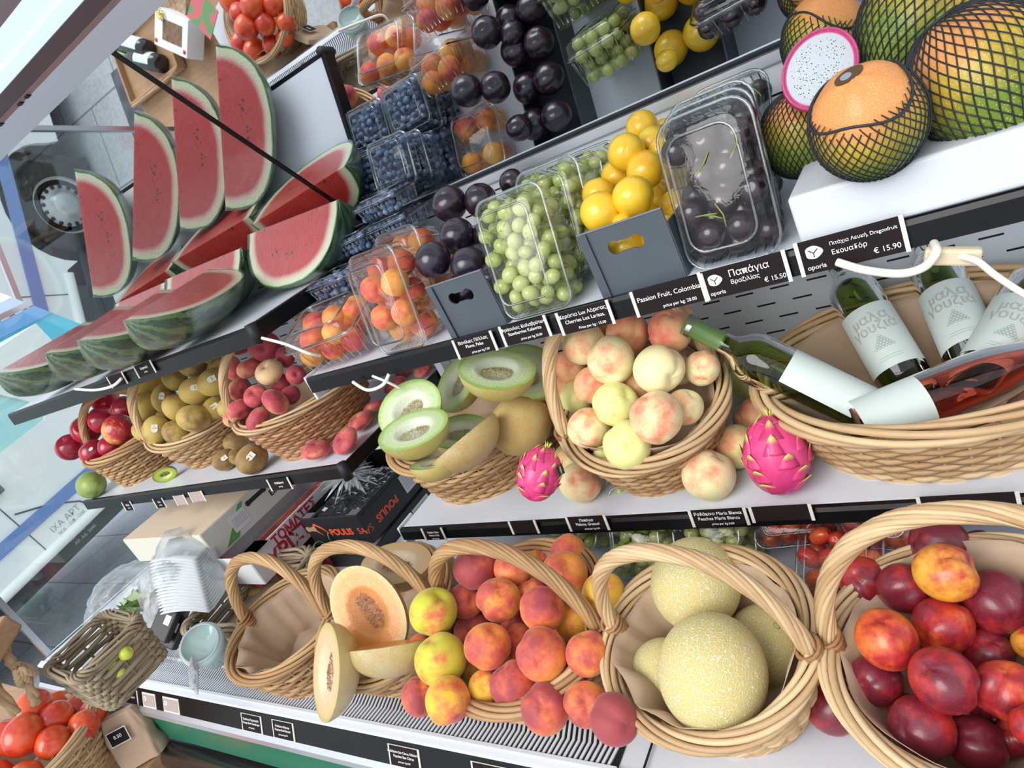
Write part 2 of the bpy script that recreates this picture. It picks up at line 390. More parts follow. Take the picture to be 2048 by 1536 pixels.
SB, SA, SBL, SAL = -.290, -.645, -.162, -.487
shelf('upper right white shelf with black label edge, under the grapes, plums and papayas', -1.09, X1, .80, SB, .028)
shelf('lower right white shelf with black label edge, under the melon and wine baskets', -1.072, X1, .782, SA, .022)
shelf('upper left white shelf with black edge, under the watermelon pieces', -2.38, -1.150, .80, SBL, .034, endside=True)
shelf('lower left white shelf with black edge, under the apple and kiwi baskets', -2.36, -1.148, .80, SAL, .028, endside=True)

# ------------------------------------------------------------------ price tags on the edges
def leaf_logo(mb_parent, M, r):
    lo = [[(r * cos(a) * (1 + .12 * cos(3 * a)), r * .8 * sin(a)) for a in [2 * pi * i / 28 for i in range(28)]]]
    link('leaf_logo', curve_mesh(lo, .0004), mb_parent, M=M).data.materials.append(INKW)
    m = MB(); m.tube([(-r * .55, r * .35, .0004), (0, -r * .1, .0004), (0, -r * .6, .0004)], r * .06, 4); m.tube([(r * .55, r * .35, .0004), (0, -r * .1, .0004)], r * .06, 4)
    m.build('leaf_line', TAGBR, mb_parent, M=M)
def price_tag(px, py, yplane, w, h, lines, label, logo=False, tilt=-8, group=None, frame=True):
    p = at(px, py, y=yplane); M = Matrix.Translation(p) @ Matrix.Rotation(radians(90 + tilt), 4, 'X')
    r = empty('price_tag', M=M); tag(r, label, 'price tag', group)
    bevel(MB().box((0, 0, 0), (w, h, .0012)).build('card', TAGBR, r, False), .0004)
    if frame:
        for s in (-1, 1): MB().box((s * w / 2, 0, .001), (.0045, h + .002, .0016)).build('holder_end', CREAM, r, False)
    x0 = -w / 2 + .006
    if logo:
        leaf_logo(r, TRS((-w / 2 + .016, h * .12, .001)), h * .24)
        write('oporia', h * .2, INKW, r, TRS((-w / 2 + .016, -h * .32, .0011)))
    for (tx, ty, sz, al, s) in lines:
        write(s, sz * h, INKW, r, TRS((tx * w, ty * h, .0011)), align=al)
    return r
YB = .788; YA = .770
price_tag(950, 690, YB, .075, .03, [(0, .27, .24, 'CENTER', 'Βανίλιες Πέλλας'), (0, .02, .24, 'CENTER', 'Plums, Pelas'), (.1, -.33, .17, 'CENTER', 'price per kg 7.50')], 'dark price tag reading Plums, Pelas on the upper right shelf edge')
price_tag(1050, 662, YB, .080, .03, [(0, .27, .23, 'CENTER', 'Φράουλες Καλαβρύτων'), (0, .02, .23, 'CENTER', 'Stawberries Kalavrita'), (.1, -.33, .17, 'CENTER', 'price per kg 20.00')], 'dark price tag reading Stawberries Kalavrita on the upper right shelf edge')
price_tag(1170, 636, YB, .080, .032, [(0, .27, .23, 'CENTER', 'Κεράσια Lux Λάρισας.'), (0, .0, .23, 'CENTER', 'Cherries Lux Larisas,'), (.1, -.35, .17, 'CENTER', 'Price per kg : 15.00')], 'dark price tag reading Cherries Lux Larisas on the upper right shelf edge')
price_tag(1338, 592, YB, .095, .033, [(0, .12, .27, 'CENTER', 'Passion Fruit, Colombia'), (.12, -.32, .18, 'CENTER', 'price per kg: 20.00')], 'dark price tag reading Passion Fruit, Colombia on the shelf edge')
price_tag(1487, 553, YB, .100, .036, [(-.16, .2, .32, 'LEFT', 'Παπάγια'), (-.16, -.08, .2, 'LEFT', 'Βραζιλίας'), (.22, -.28, .22, 'LEFT', '€ 15.50')], 'dark price tag with white leaf logo reading Παπάγια under the cherry packs', logo=True)
price_tag(1700, 494, YB, .105, .038, [(-.18, .24, .145, 'LEFT', 'Πιτάχια Λευκή, Dragonfruit'), (-.18, -.02, .2, 'LEFT', 'Εκουαδόρ'), (.2, -.28, .22, 'LEFT', '€ 15.90')], 'dark price tag with white leaf logo below the white foam box of papayas', logo=True)
price_tag(868, 1068, YA, .052, .026, [(0, .15, .2, 'CENTER', 'Πεπόνι Χίου'), (0, -.1, .2, 'CENTER', 'Melons Chiu'), (0, -.38, .14, 'CENTER', 'price per kg')], 'small dark price tag at the left end of the lower right shelf edge')
price_tag(1048, 1054, YA, .055, .024, [], 'blank brown tag between the two melon tags on the lower right shelf edge')
price_tag(1175, 1046, YA, .072, .026, [(0, .22, .26, 'CENTER', 'Πεπόνια'), (0, -.06, .26, 'CENTER', 'Melons, Greece!'), (.08, -.4, .16, 'CENTER', 'price per kg 4.50')], 'dark price tag reading Melons, Greece on the lower right shelf edge')
price_tag(1437, 1034, YA, .082, .027, [(0, .24, .27, 'CENTER', 'Ροδάκινο Maria Bianca'), (0, -.06, .27, 'CENTER', 'Peaches Maria Bianca'), (.05, -.4, .18, 'CENTER', 'price per kg 6.50')], 'dark price tag reading Peaches Maria Bianca on the lower right shelf edge')
price_tag(1562, 1026, YA, .080, .024, [], 'blank black tag just right of the Maria Bianca peach tag')
price_tag(1935, 1006, YA, .100, .024, [], 'wide blank black tag at the right end of the lower right shelf edge')
def left_tag(px, py, label, blank=False, yy=.789, w=.075, light=False, tx='price'):
    r = price_tag(px, py, yy, w, .028, [] if blank else [(0, .12, .26, 'CENTER', tx), (0, -.2, .18, 'CENTER', 'per kg')], label)
    if light:
        for ch in r.children:
            if ch.name.startswith('card'): ch.data.materials[0] = plain('faded_pink_card', (.42, .33, .30), .5)
left_tag(290, 738, 'dark price tag on the edge below the middle of the watermelon shelf', tx='Καρπούζι')
left_tag(235, 760, 'blank dark tag left of the printed one on the watermelon shelf edge', True)
left_tag(560, 968, 'dark printed tag on the shelf edge below the flat peaches', tx='Ροδάκινα')
left_tag(395, 993, 'faded blank tag on the edge below the kiwi basket, right one of a pair', True, light=True, w=.06)
left_tag(362, 1000, 'faded blank tag on the edge below the kiwi basket, left one of a pair', True, light=True, w=.05)
left_tag(320, 1006, 'small dark printed tag below the kiwi basket, left of two faded tags', w=.05, tx='Kiwi')
left_tag(257, 1012, 'small dark tag at the left end of the apple shelf edge', w=.05, tx='Μήλα')
# tags on the slanted front rail
def rail_tag(px, py, w, lines, label, light=False, logo=False):
    yy = .434; p = at(px, py, y=yy); p = Vector((p.x, .4325, -.825)); M = Matrix.Translation(p) @ Matrix.Rotation(radians(60), 4, 'X')
    r = empty('price_tag', M=M); tag(r, label, 'price tag'); h = .034
    c = plain('faded_pink_card', (.42, .33, .30), .5) if light else TAGBR
    f = MB()
    f.box((0, 0, .0), (w, h, .0014)); f.build('holder_frame', CREAM, r, False)
    MB().box((0, 0, .0009), (w - .008, h - (.008 if light else .002), .0014)).build('card', c, r, False)
    if logo: leaf_logo(r, TRS((-w / 2 + .014, h * .1, .0018)), h * .2)
    for (tx, ty, sz, s) in lines: write(s, sz * h, INKW, r, TRS((tx * w, ty * h, .0018)))
rail_tag(268, 1396, .062, [(.1, 0, .2, 'Λάχανα')], 'brown tag in a cream frame, leftmost on the slanted front rail', logo=True)
rail_tag(305, 1406, .062, [], 'pinkish blank tag in a cream frame, second from the left on the slanted front rail', True, True)
rail_tag(350, 1417, .070, [], 'pinkish blank tag in a cream frame, third from the left on the slanted front rail', True, True)
rail_tag(502, 1442, .070, [(0, .2, .17, 'Πεπόνια Πορτοκαλί'), (0, 0, .17, 'Orange flesh Cantaloupe'), (0, -.25, .12, 'price per kg')], 'dark printed tag on the front rail below the empty basket')
rail_tag(562, 1452, .068, [(0, .2, .16, 'Ροδάκινο Νέκταρ'), (0, 0, .17, 'Peaches Red Natural'), (0, -.25, .12, 'price per kg 4.50')], 'dark printed tag on the front rail, left of the propped cantaloupe half')
rail_tag(793, 1490, .072, [(0, .2, .16, 'Ροδάκινο San Citrus, Νάουσα'), (0, 0, .18, 'Peaches San Citrus'), (0, -.25, .12, 'price per kg 6.50')], 'dark printed tag reading Peaches San Citrus on the front rail below the peaches')
rail_tag(968, 1524, .080, [], 'brown tag with white leaf logo on the front rail below the peach basket', False, True)
rail_tag(1055, 1545, .080, [], 'brown tag with white leaf logo at the bottom edge, right of another such tag', False, True)
# ------------------------------------------------------------------ builders: fruit
def sph(fn, nu=28, nv=20):
    """closed surface from radius function of (theta, phi)"""
    m = MB(); vv = [Vector((0, 0, fn(0, 0)))]
    for j in range(1, nv):
        th = pi * j / nv
        for i in range(nu):
            ph = 2 * pi * i / nu - pi; r = fn(th, ph)
            vv.append(Vector((sin(th) * cos(ph), sin(th) * sin(ph), cos(th))) * r)
    vv.append(Vector((0, 0, -fn(pi, 0)))); ff = []
    for i in range(nu): ff.append((0, 1 + i, 1 + (i + 1) % nu)); ff.append((len(vv) - 1, len(vv) - 2 - i, len(vv) - 2 - (i + 1) % nu))
    for j in range(nv - 2):
        for i in range(nu):
            a = 1 + j * nu + i; b = 1 + j * nu + (i + 1) % nu; ff.append((a, a + nu, b + nu, b))
    return m.add(vv, ff)
def shape_peach(sx=1, cl=.09, tip=.0, dim=.20):
    def f(th, ph):
        r = 1 - cl * exp(-(ph / .30) ** 2) * (sin(th) ** .7) * (1 if th < 2.6 else .4) - dim * exp(-(th / .30) ** 2) + tip * exp(-((pi - th) / .25) ** 2)
        return r * (1 + .03 * cos(2 * ph + 1))
    return sph(f, 34, 24)
FM = {}
def fmesh(kind):
    if kind in FM: return FM[kind]
    if kind in ('peach', 'white_peach'): m = shape_peach(cl=.125)
    elif kind == 'nectarine': m = shape_peach(cl=.135, tip=.05, dim=.16)
    elif kind == 'apricot': m = shape_peach(cl=.07, dim=.12)
    elif kind == 'flat_peach': m = sph(lambda t, p: (.98 - .42 * exp(-(t / .38) ** 2) - .30 * exp(-((pi - t) / .4) ** 2) - .05 * exp(-(p / .3) ** 2)) * (1 - .30 * abs(cos(t)) ** 1.5), 30, 22)
    elif kind in ('plum', 'yellow_plum'): m = sph(lambda t, p: (1 - .03 * exp(-(p / .2) ** 2) - .09 * exp(-(t / .22) ** 2)) * (1 + .05 * abs(cos(t))), 28, 20)
    elif kind == 'apple': m = sph(lambda t, p: (1 - .30 * exp(-(t / .33) ** 2) - .16 * exp(-((pi - t) / .3) ** 2)) * (1 - .04 * cos(t)) * (1 + .02 * cos(5 * p) * (t / pi) ** 2), 30, 22)
    elif kind == 'kiwi': m = sph(lambda t, p: 1 / sqrt((sin(t)) ** 2 + (cos(t) / 1.22) ** 2), 26, 20)
    elif kind == 'tomato': m = sph(lambda t, p: (1 - .14 * exp(-(t / .3) ** 2)) * (1 + .02 * cos(5 * p) * sin(t)) / sqrt(sin(t) ** 2 + (cos(t) / 1.08) ** 2), 30, 20)
    elif kind == 'mango': m = sph(lambda t, p: 1 / sqrt(sin(t) ** 2 + (cos(t) / 1.35) ** 2) * (1 + .05 * cos(p)), 26, 20)
    else: m = sph(lambda t, p: 1, 20, 14)
    mk = kind if kind in MAT else 'lime'
    FM[kind] = m.mesh(kind, MAT[mk]); return FM[kind]
STEMM = plain('stem_brown', (.10, .06, .03), .8)
STK = plain('paper_sticker', (.85, .86, .84), .45); STKO = plain('orange_sticker_print', (.85, .40, .08), .45); STKB = plain('pale_blue_sticker_print', (.45, .62, .78), .45)
def sticker(o, r, d, kind='kiwi'):
    """small label stuck on a fruit, facing the direction d (in the world)"""
    q = o.matrix_world.inverted().to_3x3() @ Vector(d); q.normalize()
    M = Matrix.Translation(q * (1.035 if kind != 'kiwi' else 1.06)) @ q.to_track_quat('Z', 'Y').to_matrix().to_4x4()
    s = .30
    if kind == 'kiwi':
        lp = [(-s * .7, -s), (s * .7, -s), (s * .7, s * .5), (s * .35, s * .95), (-s * .35, s * .95), (-s * .7, s * .5)]
        k = link('sticker', curve_mesh([lp], .02), o, M=M); k.data.materials.append(STK)
        MB().box((0, -.03, .012), (.26, .09, .02)).build('sticker_print', STKO, k, False)
    elif kind == 'round':
        k = link('sticker', curve_mesh([[(s * .6 * cos(a), s * .4 * sin(a)) for a in [i * pi / 9 for i in range(18)]]], .02), o, M=M); k.data.materials.append(STK)
    else:
        k = link('sticker', curve_mesh([[(s * .55 * cos(a), s * .55 * sin(a)) for a in [i * pi / 9 for i in range(18)]]], .02), o, M=M); k.data.materials.append(plain('purple_sticker', (.10, .06, .25), .4))
ORD = ['', 'leftmost', 'second from left', 'third from left', 'fourth from left', 'fifth from left', 'sixth from left', 'seventh from left', 'eighth from left', 'ninth from left']
ROWW = ['', 'top', 'second', 'third', 'fourth', 'fifth', 'sixth', 'seventh', 'eighth', 'ninth']
def place_fruit(kind, name, pos, r, col, label, cat, group, rot=None, scale=(1, 1, 1)):
    o = bpy.data.objects.new(name, fmesh(kind)); C.objects.link(o)
    if rot is not None: e = rot
    elif kind in ('peach', 'white_peach', 'nectarine', 'apricot', 'flat_peach', 'apple'):       # stem hollow and cleft mostly outwards and up
        t_ = (-Vector(pos)).normalized() + Vector((rnd.gauss(0, .5), rnd.gauss(0, .5), .25 + rnd.gauss(0, .5)))
        e = Vector((.62, 0, .78)).rotation_difference(t_.normalized()); e = Quaternion(t_.normalized(), rnd.uniform(-pi, pi)) @ e
    else: e = Quaternion((rnd.gauss(0, 1), rnd.gauss(0, 1), rnd.gauss(0, 1), rnd.gauss(0, 1))).normalized()
    o.rotation_mode = 'QUATERNION'; o.rotation_quaternion = e
    o.location = pos; o.scale = (r * scale[0], r * scale[1], r * scale[2]); o.color = col
    o.matrix_world = Matrix.LocRotScale(Vector(pos), e, Vector((r * scale[0], r * scale[1], r * scale[2])))
    tag(o, label, cat, group); return o
def relax(P, R, D, it=30, slack=.94, lim=.035):
    """part overlapping fruit by sliding the farther one back and the nearer one forward, each along its line of sight, a little"""
    n = len(P); L0 = [p.length for p in P]; L = L0[:]; U = [p.normalized() for p in P]; K = [R[i] / L0[i] for i in range(n)]
    for _ in range(it):
        moved = False
        for i in range(n):
            for j in range(i + 1, n):
                d = (U[i] * L[i] - U[j] * L[j]).length; m = (K[i] * L[i] + K[j] * L[j]) * slack
                if d < m:
                    k, o = (i, j) if L[i] + D[i] > L[j] + D[j] else (j, i); s = (m - d) * .4 + .0004
                    L[k] = min(L[k] + s, L0[k] + lim); L[o] = max(L[o] - s * .4, L0[o] - lim * .3); moved = True
        if not moved: break
    for i in range(n): P[i] = U[i] * L[i]; R[i] = K[i] * L[i]
def heap(kind, name, cat, size, rows, where, group, looks, bias=0.0, plane=None, keep=None, low=None, flat=1.0):
    """rows: (px, py, radius px, extra depth m, (r,g,b), blush, look word[, sticker]) ; size = usual diameter in metres"""
    P = [ray(q[0], q[1]) * (size * FPX / (2 * q[2])) for q in rows]
    if plane is None:
        c = sum((p for p in P), Vector()) / len(P)
        # least squares y = a + b x + c z
        import numpy as np
        A = np.array([[1, p.x, p.z] for p in P]); y = np.array([p.y for p in P]); wgt = np.array([q[2] ** 2 for q in rows])
        s = np.linalg.lstsq(A * wgt[:, None], y * wgt, rcond=None)[0]; P0 = Vector((0, s[0], 0)); N = Vector((s[1], -1, s[2]))
    else: P0, N = Vector(plane[0]), Vector(plane[1])
    keep = (0 if plane else .35) if keep is None else keep; Q = []; R = []
    for q, p in zip(rows, P):
        d = ray(q[0], q[1]); t = P0.dot(N) / d.dot(N); dep = t
        dep = t + bias + q[3]; dep = dep * (1 - keep) + keep * min(max(p.length / d.length, dep - .03), dep + .03)
        Q.append(d * dep); R.append(q[2] / FPX * dep)
    relax(Q, R, [q[3] for q in rows])
    print('HEAP', where, 'P0', [round(v, 3) for v in P0], 'N', [round(v, 3) for v in N], 'z', round(min(q.z for q in Q), 3), round(max(q.z for q in Q), 3), 'y', round(min(q.y for q in Q), 3), round(max(q.y for q in Q), 3), 'r', round(min(R), 4), round(max(R), 4))
    if low is not None:
        for i in range(len(Q)):
            if Q[i].z - R[i] * flat < low:      # rest on the surface instead of sinking through it
                d = Q[i].normalized(); k = low / (Q[i].z - R[i] * flat); Q[i] = Q[i] * k; R[i] *= k
    # rows from top to bottom in the picture give each one its words
    idx = sorted(range(len(rows)), key=lambda i: rows[i][1]); rws = []; h = sum(q[2] for q in rows) / len(rows)
    for i in idx:
        if rws and rows[i][1] - rows[rws[-1][0]][1] < h * 1.25: rws[-1].append(i)
        else: rws.append([i])
    lab = {}
    for a, rw in enumerate(rws):
        rw.sort(key=lambda i: rows[i][0])
        for b, i in enumerate(rw):
            rr = 'bottom' if a == len(rws) - 1 and a > 0 else ROWW[a + 1]
            pos = 'alone in' if len(rw) == 1 else (ORD[b + 1] if b < len(rw) - 1 or b == 0 else 'rightmost') + ' of'
            lab[i] = f"{rows[i][6]} {looks} {where}, {pos} its {rr} row"
    out = []
    for i, q in enumerate(rows):
        o = place_fruit(kind, name, Q[i], R[i], (*q[4], q[5]), lab[i], cat, group)
        if len(q) > 7:
            st = q[7]
            if st: sticker(o, R[i], -Q[i].normalized() + Vector((0, 0, .25)) + Vector((rnd.uniform(-.2, .2), 0, 0)), st)
        out.append(o)
    return out

# ------------------------------------------------------------------ builders: wicker baskets
def superpt(a, b, p, th):
    c, s = cos(th), sin(th)
    return Vector((a * math.copysign(abs(c) ** (2 / p), c), b * math.copysign(abs(s) ** (2 / p), s), 0))
def rope(mb, path, R, r, k, turns, closed=False, sides=5, ph0=0.0, flatten=1.0, jitter=0.0):
    """k strands laid round each other along a path"""
    P = [Vector(p) for p in path]; N = len(P); fr = []; prev = None
    for i in range(N):
        a = P[(i - 1) % N] if closed or i else P[i]; b = P[(i + 1) % N] if closed or i < N - 1 else P[i]
        t = (b - a).normalized(); u = prev if prev is not None else (Vector((0, 0, 1)) if abs(t.z) < .8 else Vector((0, 1, 0)))
        u = (u - t * u.dot(t)).normalized(); prev = u; fr.append((u, t.cross(u)))
    for s in range(k):
        q = []; jr = 1 + jitter * rnd.uniform(-1, 1)
        for i in range(N):
            f = i / (N if closed else N - 1); an = ph0 + 2 * pi * (s / k + turns * f); u, w = fr[i]
            q.append(P[i] + (u * cos(an) * flatten + w * sin(an)) * R * jr)
        mb.tube(q, r * rnd.uniform(.85, 1.12), sides, closed, tone=rnd.uniform(.15, .95))
    return mb
def basket(label, M, a, b, h, mat=W_HONEY, bs=.72, p=2.0, nst=30, rows=12, rim=(5, .0045, 3), handle=None, hmat=None, group=None, name='wicker_basket', strand=.0028, dip=0.0, cat='basket', open_weave=False, wav=.0):
    """origin at the rim centre; u = x, depth = y, up = z"""
    r = empty(name, M=M); tag(r, label, cat, group)
    def prof(t):  # 0 rim .. 1 bottom -> scale
        return 1 - (1 - bs) * (t ** 1.3)
    def zdip(th): return dip * cos(2 * th) + wav * sin(3 * th + 1)
    A = strand * 1.1; mb = MB(); ns = nst * 3
    for j in range(rows):
        t = (j + .6) / rows; tone = rnd.uniform(.1, .9)
        q = []
        for i in range(ns):
            th = 2 * pi * i / ns; s = prof(t); pt = superpt(a * s, b * s, p, th); rad = Vector((pt.x, pt.y, 0)).normalized()
            off = A * cos(th * nst / 2 + j * pi); z = -h * t + zdip(th) * (1 - t) + rnd.uniform(-1, 1) * strand * .35
            pt = pt + rad * off; q.append((pt.x, pt.y, z))
        rr = h / rows * (.36 if open_weave else .52)
        mb.tube(q, min(rr, strand * 1.5), 5, True, tone=tone)
    mb.build('weave', mat, r)
    mb = MB()
    for k in range(nst):
        th = 2 * pi * k / nst
        mb.tube([(lambda s, t: Vector((superpt(a * s, b * s, p, th).x, superpt(a * s, b * s, p, th).y, -h * t + zdip(th) * (1 - t))))(prof(t), t) for t in (0, .25, .5, .75, 1)], strand * .85, 5, tone=rnd.uniform(.2, .8))
    mb.build('stakes', mat, r)
    k, rr, turns = rim; N = 72 if p < 3 else 88
    mb = MB(); rope(mb, [superpt(a * 1.01, b * 1.01, p, 2 * pi * i / N) + Vector((0, 0, zdip(2 * pi * i / N) + rr * .6)) for i in range(N)], rr * 1.95, rr * .84, k + 1, turns, True, 6, flatten=1.0, jitter=.14)
    mb.build('rim', hmat or mat, r)
    mb = MB(); rope(mb, [superpt(a * bs * 1.02, b * bs * 1.02, p, 2 * pi * i / 48) + Vector((0, 0, -h)) for i in range(48)], strand * .9, strand * .9, 3, 9, True, 5)
    mb.build('foot_rim', mat, r)
    mb = MB(); mb.grid(lambda u, v: superpt(a * bs * max(u, .001), b * bs * max(u, .001), p, 2 * pi * v) + Vector((0, 0, -h + .001)), 2, 32, cv=True)
    mb.build('base', mat, r)
    if handle:
        H, hr, hk, ht, ang, lean, wid = handle      # height, bundle radius, strands, turns, direction of the feet, lean, width factor
        u = Vector((cos(ang), sin(ang), 0)); end = abs(superpt(a, b, p, ang).length) * 1.0; side = Vector((-sin(ang), cos(ang), 0)); q = []
        for i in range(41):
            f = i / 40; th = pi * f; x = cos(th); z = sin(th)
            q.append(u * (end * math.copysign(abs(x) ** wid, x)) + Vector((0, 0, H * z ** .9 - .012 * (1 - z))) + side * lean * z)
        mb = MB(); rope(mb, q, hr * .70, hr * .34, 11, 1.9, False, 5, jitter=.06); mb.build('handle', hmat or mat, r)
        for s in (0, 1):
            c = q[1] if s == 0 else q[-2]; mb = MB()
            for w_ in range(8):
                zz = -.018 + w_ * .0045
                cp_ = Vector((c.x, c.y, zz + .004)); qq = [cp_ + u * (hr * 1.32 * cos(2 * pi * i / 14)) + side * (hr * 1.32 * sin(2 * pi * i / 14)) + Vector((0, 0, .004 * sin(2 * pi * i / 14 + w_))) for i in range(14)]
                mb.tube(qq, .0027, 5, True, tone=rnd.uniform(.2, .9))
            mb.build('handle_binding', W_DARK, r)
    return r
def liner(label, M, a, b, h, top=.012, mound=.0, bs=.70, p=2.0, seed=1, amp=.012, fill=None, name='paper_liner', mat=None):
    """creased kraft sheet pressed into a basket; mound raises its middle"""
    m = MB()
    def f(u, v):
        th = 2 * pi * v; n = noise.noise(Vector((cos(th) * 1.7, sin(th) * 1.7, seed * 3.1 + u * 1.5))); n2 = abs(noise.noise(Vector((cos(th) * 2.2, sin(th) * 2.2, seed + u * .6)))) * 2
        if u < .5:                     # wall, from the raised edge down
            t = u / .5; s = (1 - (1 - bs) * t) * .93; z = top * (1 + 1.6 * n) * (1 - t) - h * .93 * t * (1 if fill is None else fill)
            pt = superpt(a * s, b * s, p, th); rad = Vector((pt.x, pt.y, 0)).normalized(); k = .4 if t == 0 else 1
            return pt + rad * (-abs(n2) * amp * k) + Vector((0, 0, z))
        t = (u - .5) / .5; s = bs * .93 * (1 - t); z = -h * .93 * (1 if fill is None else fill) + mound * (t ** .6)
        pt = superpt(a * max(s, .0001), b * max(s, .0001), p, th); return pt + Vector((0, 0, z + n * amp * .8 * (1 - t)))
    m.grid(f, 16, 72, cv=True)
    o = m.build(name, mat or KRAFT, None, True, M=M); tag(o, label, 'paper liner'); 
    md = o.modifiers.new('sheet', 'SOLIDIFY'); md.thickness = .0006; return o

# ------------------------------------------------------------------ builders: clear packs
def rrect(w, d, r, n=6):
    pts = []
    for cx, cy, a0 in ((w / 2 - r, d / 2 - r, 0), (-w / 2 + r, d / 2 - r, pi / 2), (-w / 2 + r, -d / 2 + r, pi), (w / 2 - r, -d / 2 + r, 1.5 * pi)):
        for i in range(n + 1): a = a0 + pi / 2 * i / n; pts.append((cx + r * cos(a), cy + r * sin(a)))
    return pts
def loft(mb, rings):
    n = len(rings[0]); vv = [v for rg in rings for v in rg]; ff = []
    for i in range(len(rings) - 1):
        for k in range(n): ff.append((i * n + k, i * n + (k + 1) % n, (i + 1) * n + (k + 1) % n, (i + 1) * n + k))
    ff.append(tuple(range(n))[::-1]); ff.append(tuple(range((len(rings) - 1) * n, len(rings) * n)))
    return mb.add(vv, ff)
def clampack(label, M, w, d, ht, hl, group=None, r=.018, ribs=True, name='clear_fruit_pack'):
    """origin at the centre of its underside"""
    e = empty(name, M=M); tag(e, label, 'fruit pack', group)
    def ring(s, z, dz=0, rr=r, wob=0):
        pts = rrect(w * s, d * s, rr, 5); return [Vector((x, y, z)) for x, y in pts]
    m = MB(); loft(m, [ring(.80, 0), ring(.84, .004), ring(.93, ht * .9), ring(.95, ht), ring(1.0, ht + .001), ring(1.0, ht - .002)]); t = m.build('tub', CLEAR, e)
    m = MB(); loft(m, [ring(1.0, ht + .0025), ring(.955, ht + .003), ring(.94, ht + .006), ring(.88, ht + hl * .85), ring(.82, ht + hl)]); l = m.build('lid', CLEARLID, e)
    if ribs:
        m = MB(); n = 9
        for s in (-1, 1):
            for i in range(n):
                x = (i - (n - 1) / 2) / (n - 1) * w * .74
                m.tube([(x * .95, s * d * .415, .006), (x, s * d * .468, ht * .9)], .0011, 4)
            for i in range(6):
                y = (i - 2.5) / 5 * d * .7
                m.tube([(s * w * .41, y * .95, .006), (s * w * .466, y, ht * .9)], .0011, 4)
        m.build('side_ribs', CLEARRIB, t)
        m = MB(); m.tube([Vector((x, y, ht + hl + .0008)) for x, y in rrect(w * .70, d * .74, r * .8, 5)], .0016, 5, True)
        m.tube([Vector((x, y, ht + .003)) for x, y in rrect(w * .985, d * .985, r, 5)], .0020, 5, True)
        m.build('lid_ribs', CLEARRIB, l)
    return e
def pack_points(w, d, h, r, sq=.9, seed=0, jit=.25):
    """centres of roughly close-packed balls filling a box that stands on z = 0"""
    q = random.Random(seed); out = []; nz = max(1, round((h - 2 * r) / (1.62 * r)) + 1); sz = (h - 2 * r) / (nz - 1) if nz > 1 else 0
    for k in range(nz):
        ny = max(1, int((d - 2 * r) / (1.84 * r)) + 1); sy = (d - 2 * r) / (ny - 1) if ny > 1 else 0
        if k % 2 and ny > 2: ny -= 1; oy = sy / 2
        else: oy = 0
        for j in range(ny):
            nx = max(1, int((w - 2 * r) / (1.96 * r)) + 1); sx = (w - 2 * r) / (nx - 1) if nx > 1 else 0
            odd = (j + k) % 2 and nx > 2
            for i in range(nx - 1 if odd else nx):
                out.append(Vector((-w / 2 + r + sx * (i + (.5 if odd else 0)) + q.uniform(-1, 1) * r * jit, -d / 2 + r + oy + sy * j + q.uniform(-1, 1) * r * jit, r + sz * k + q.uniform(-1, 1) * r * jit * .5)))
    return out
GRAPE = NT('green_grape_skin')
def _g():
    t = GRAPE; oi = t.info(); n = t.noise(2.5, 3); c = t.mix(oi['Random'], (.36, .43, .08), (.54, .58, .17)); c = t.mix(t.step(n, .4, .75, 0, .5), c, (.64, .68, .26))
    t.set(base=c, rough=.26, coat=.25, sss=.35, sssr=(.5, .6, .2), ssss=.35); return t.m
_g()
GM = sph(lambda t, p: 1 / sqrt(sin(t) ** 2 + (cos(t) / 1.14) ** 2), 16, 12).mesh('grape', GRAPE.m)
SM = plain('grape_stem', (.22, .30, .06), .7)
def grapes(label, M, w, d, h, r=.0105, seed=0, group=None, cap=100):
    e = empty('grape_bunch', M=M); tag(e, label, 'grapes', group); pts = pack_points(w, d, h, r, seed=seed, jit=.4)
    def vis(p): return -(p.z / h * 1.2 + max(abs(p.x) / w, abs(p.y) / d) * 1.1 - p.y / d * .3)   # keep the outer ones, which show
    q = random.Random(seed + 5); pts.sort(key=vis); pts = pts[:cap]
    for p in pts:
        o = bpy.data.objects.new('grape', GM); C.objects.link(o); o.parent = e; s = r * q.uniform(.9, 1.12)
        o.location = p; o.scale = (s, s, s); o.rotation_euler = (q.uniform(0, 6), q.uniform(0, 6), q.uniform(0, 6))
    m = MB(); m.box((0, 0, h * .40), (w * .62, d * .62, h * .55)); 
    s = MB()
    for i in range(7):
        a = Vector((q.uniform(-.3, .3) * w, q.uniform(-.4, .4) * d, h * .55)); s.tube([a, a + Vector((q.uniform(-.02, .02), q.uniform(-.02, .02), h * .28)), a + Vector((q.uniform(-.03, .03), q.uniform(-.03, .03), h * .46))], .0011, 5)
    s.build('stem', SM, e); return e
BLUE = (lambda t: (t.set(base=t.mix(t.step(t.noise(60, 3), .35, .65), (.03, .045, .10), (.20, .28, .44)), rough=.6, sheen=.1), t.m)[1])(NT('blueberry_bloom'))
def _bb():
    m = MB(); base = sph(lambda t, p: (1 - .12 * exp(-(t / .32) ** 2)), 10, 8); return base
_BB = _bb()
_bbm = {}
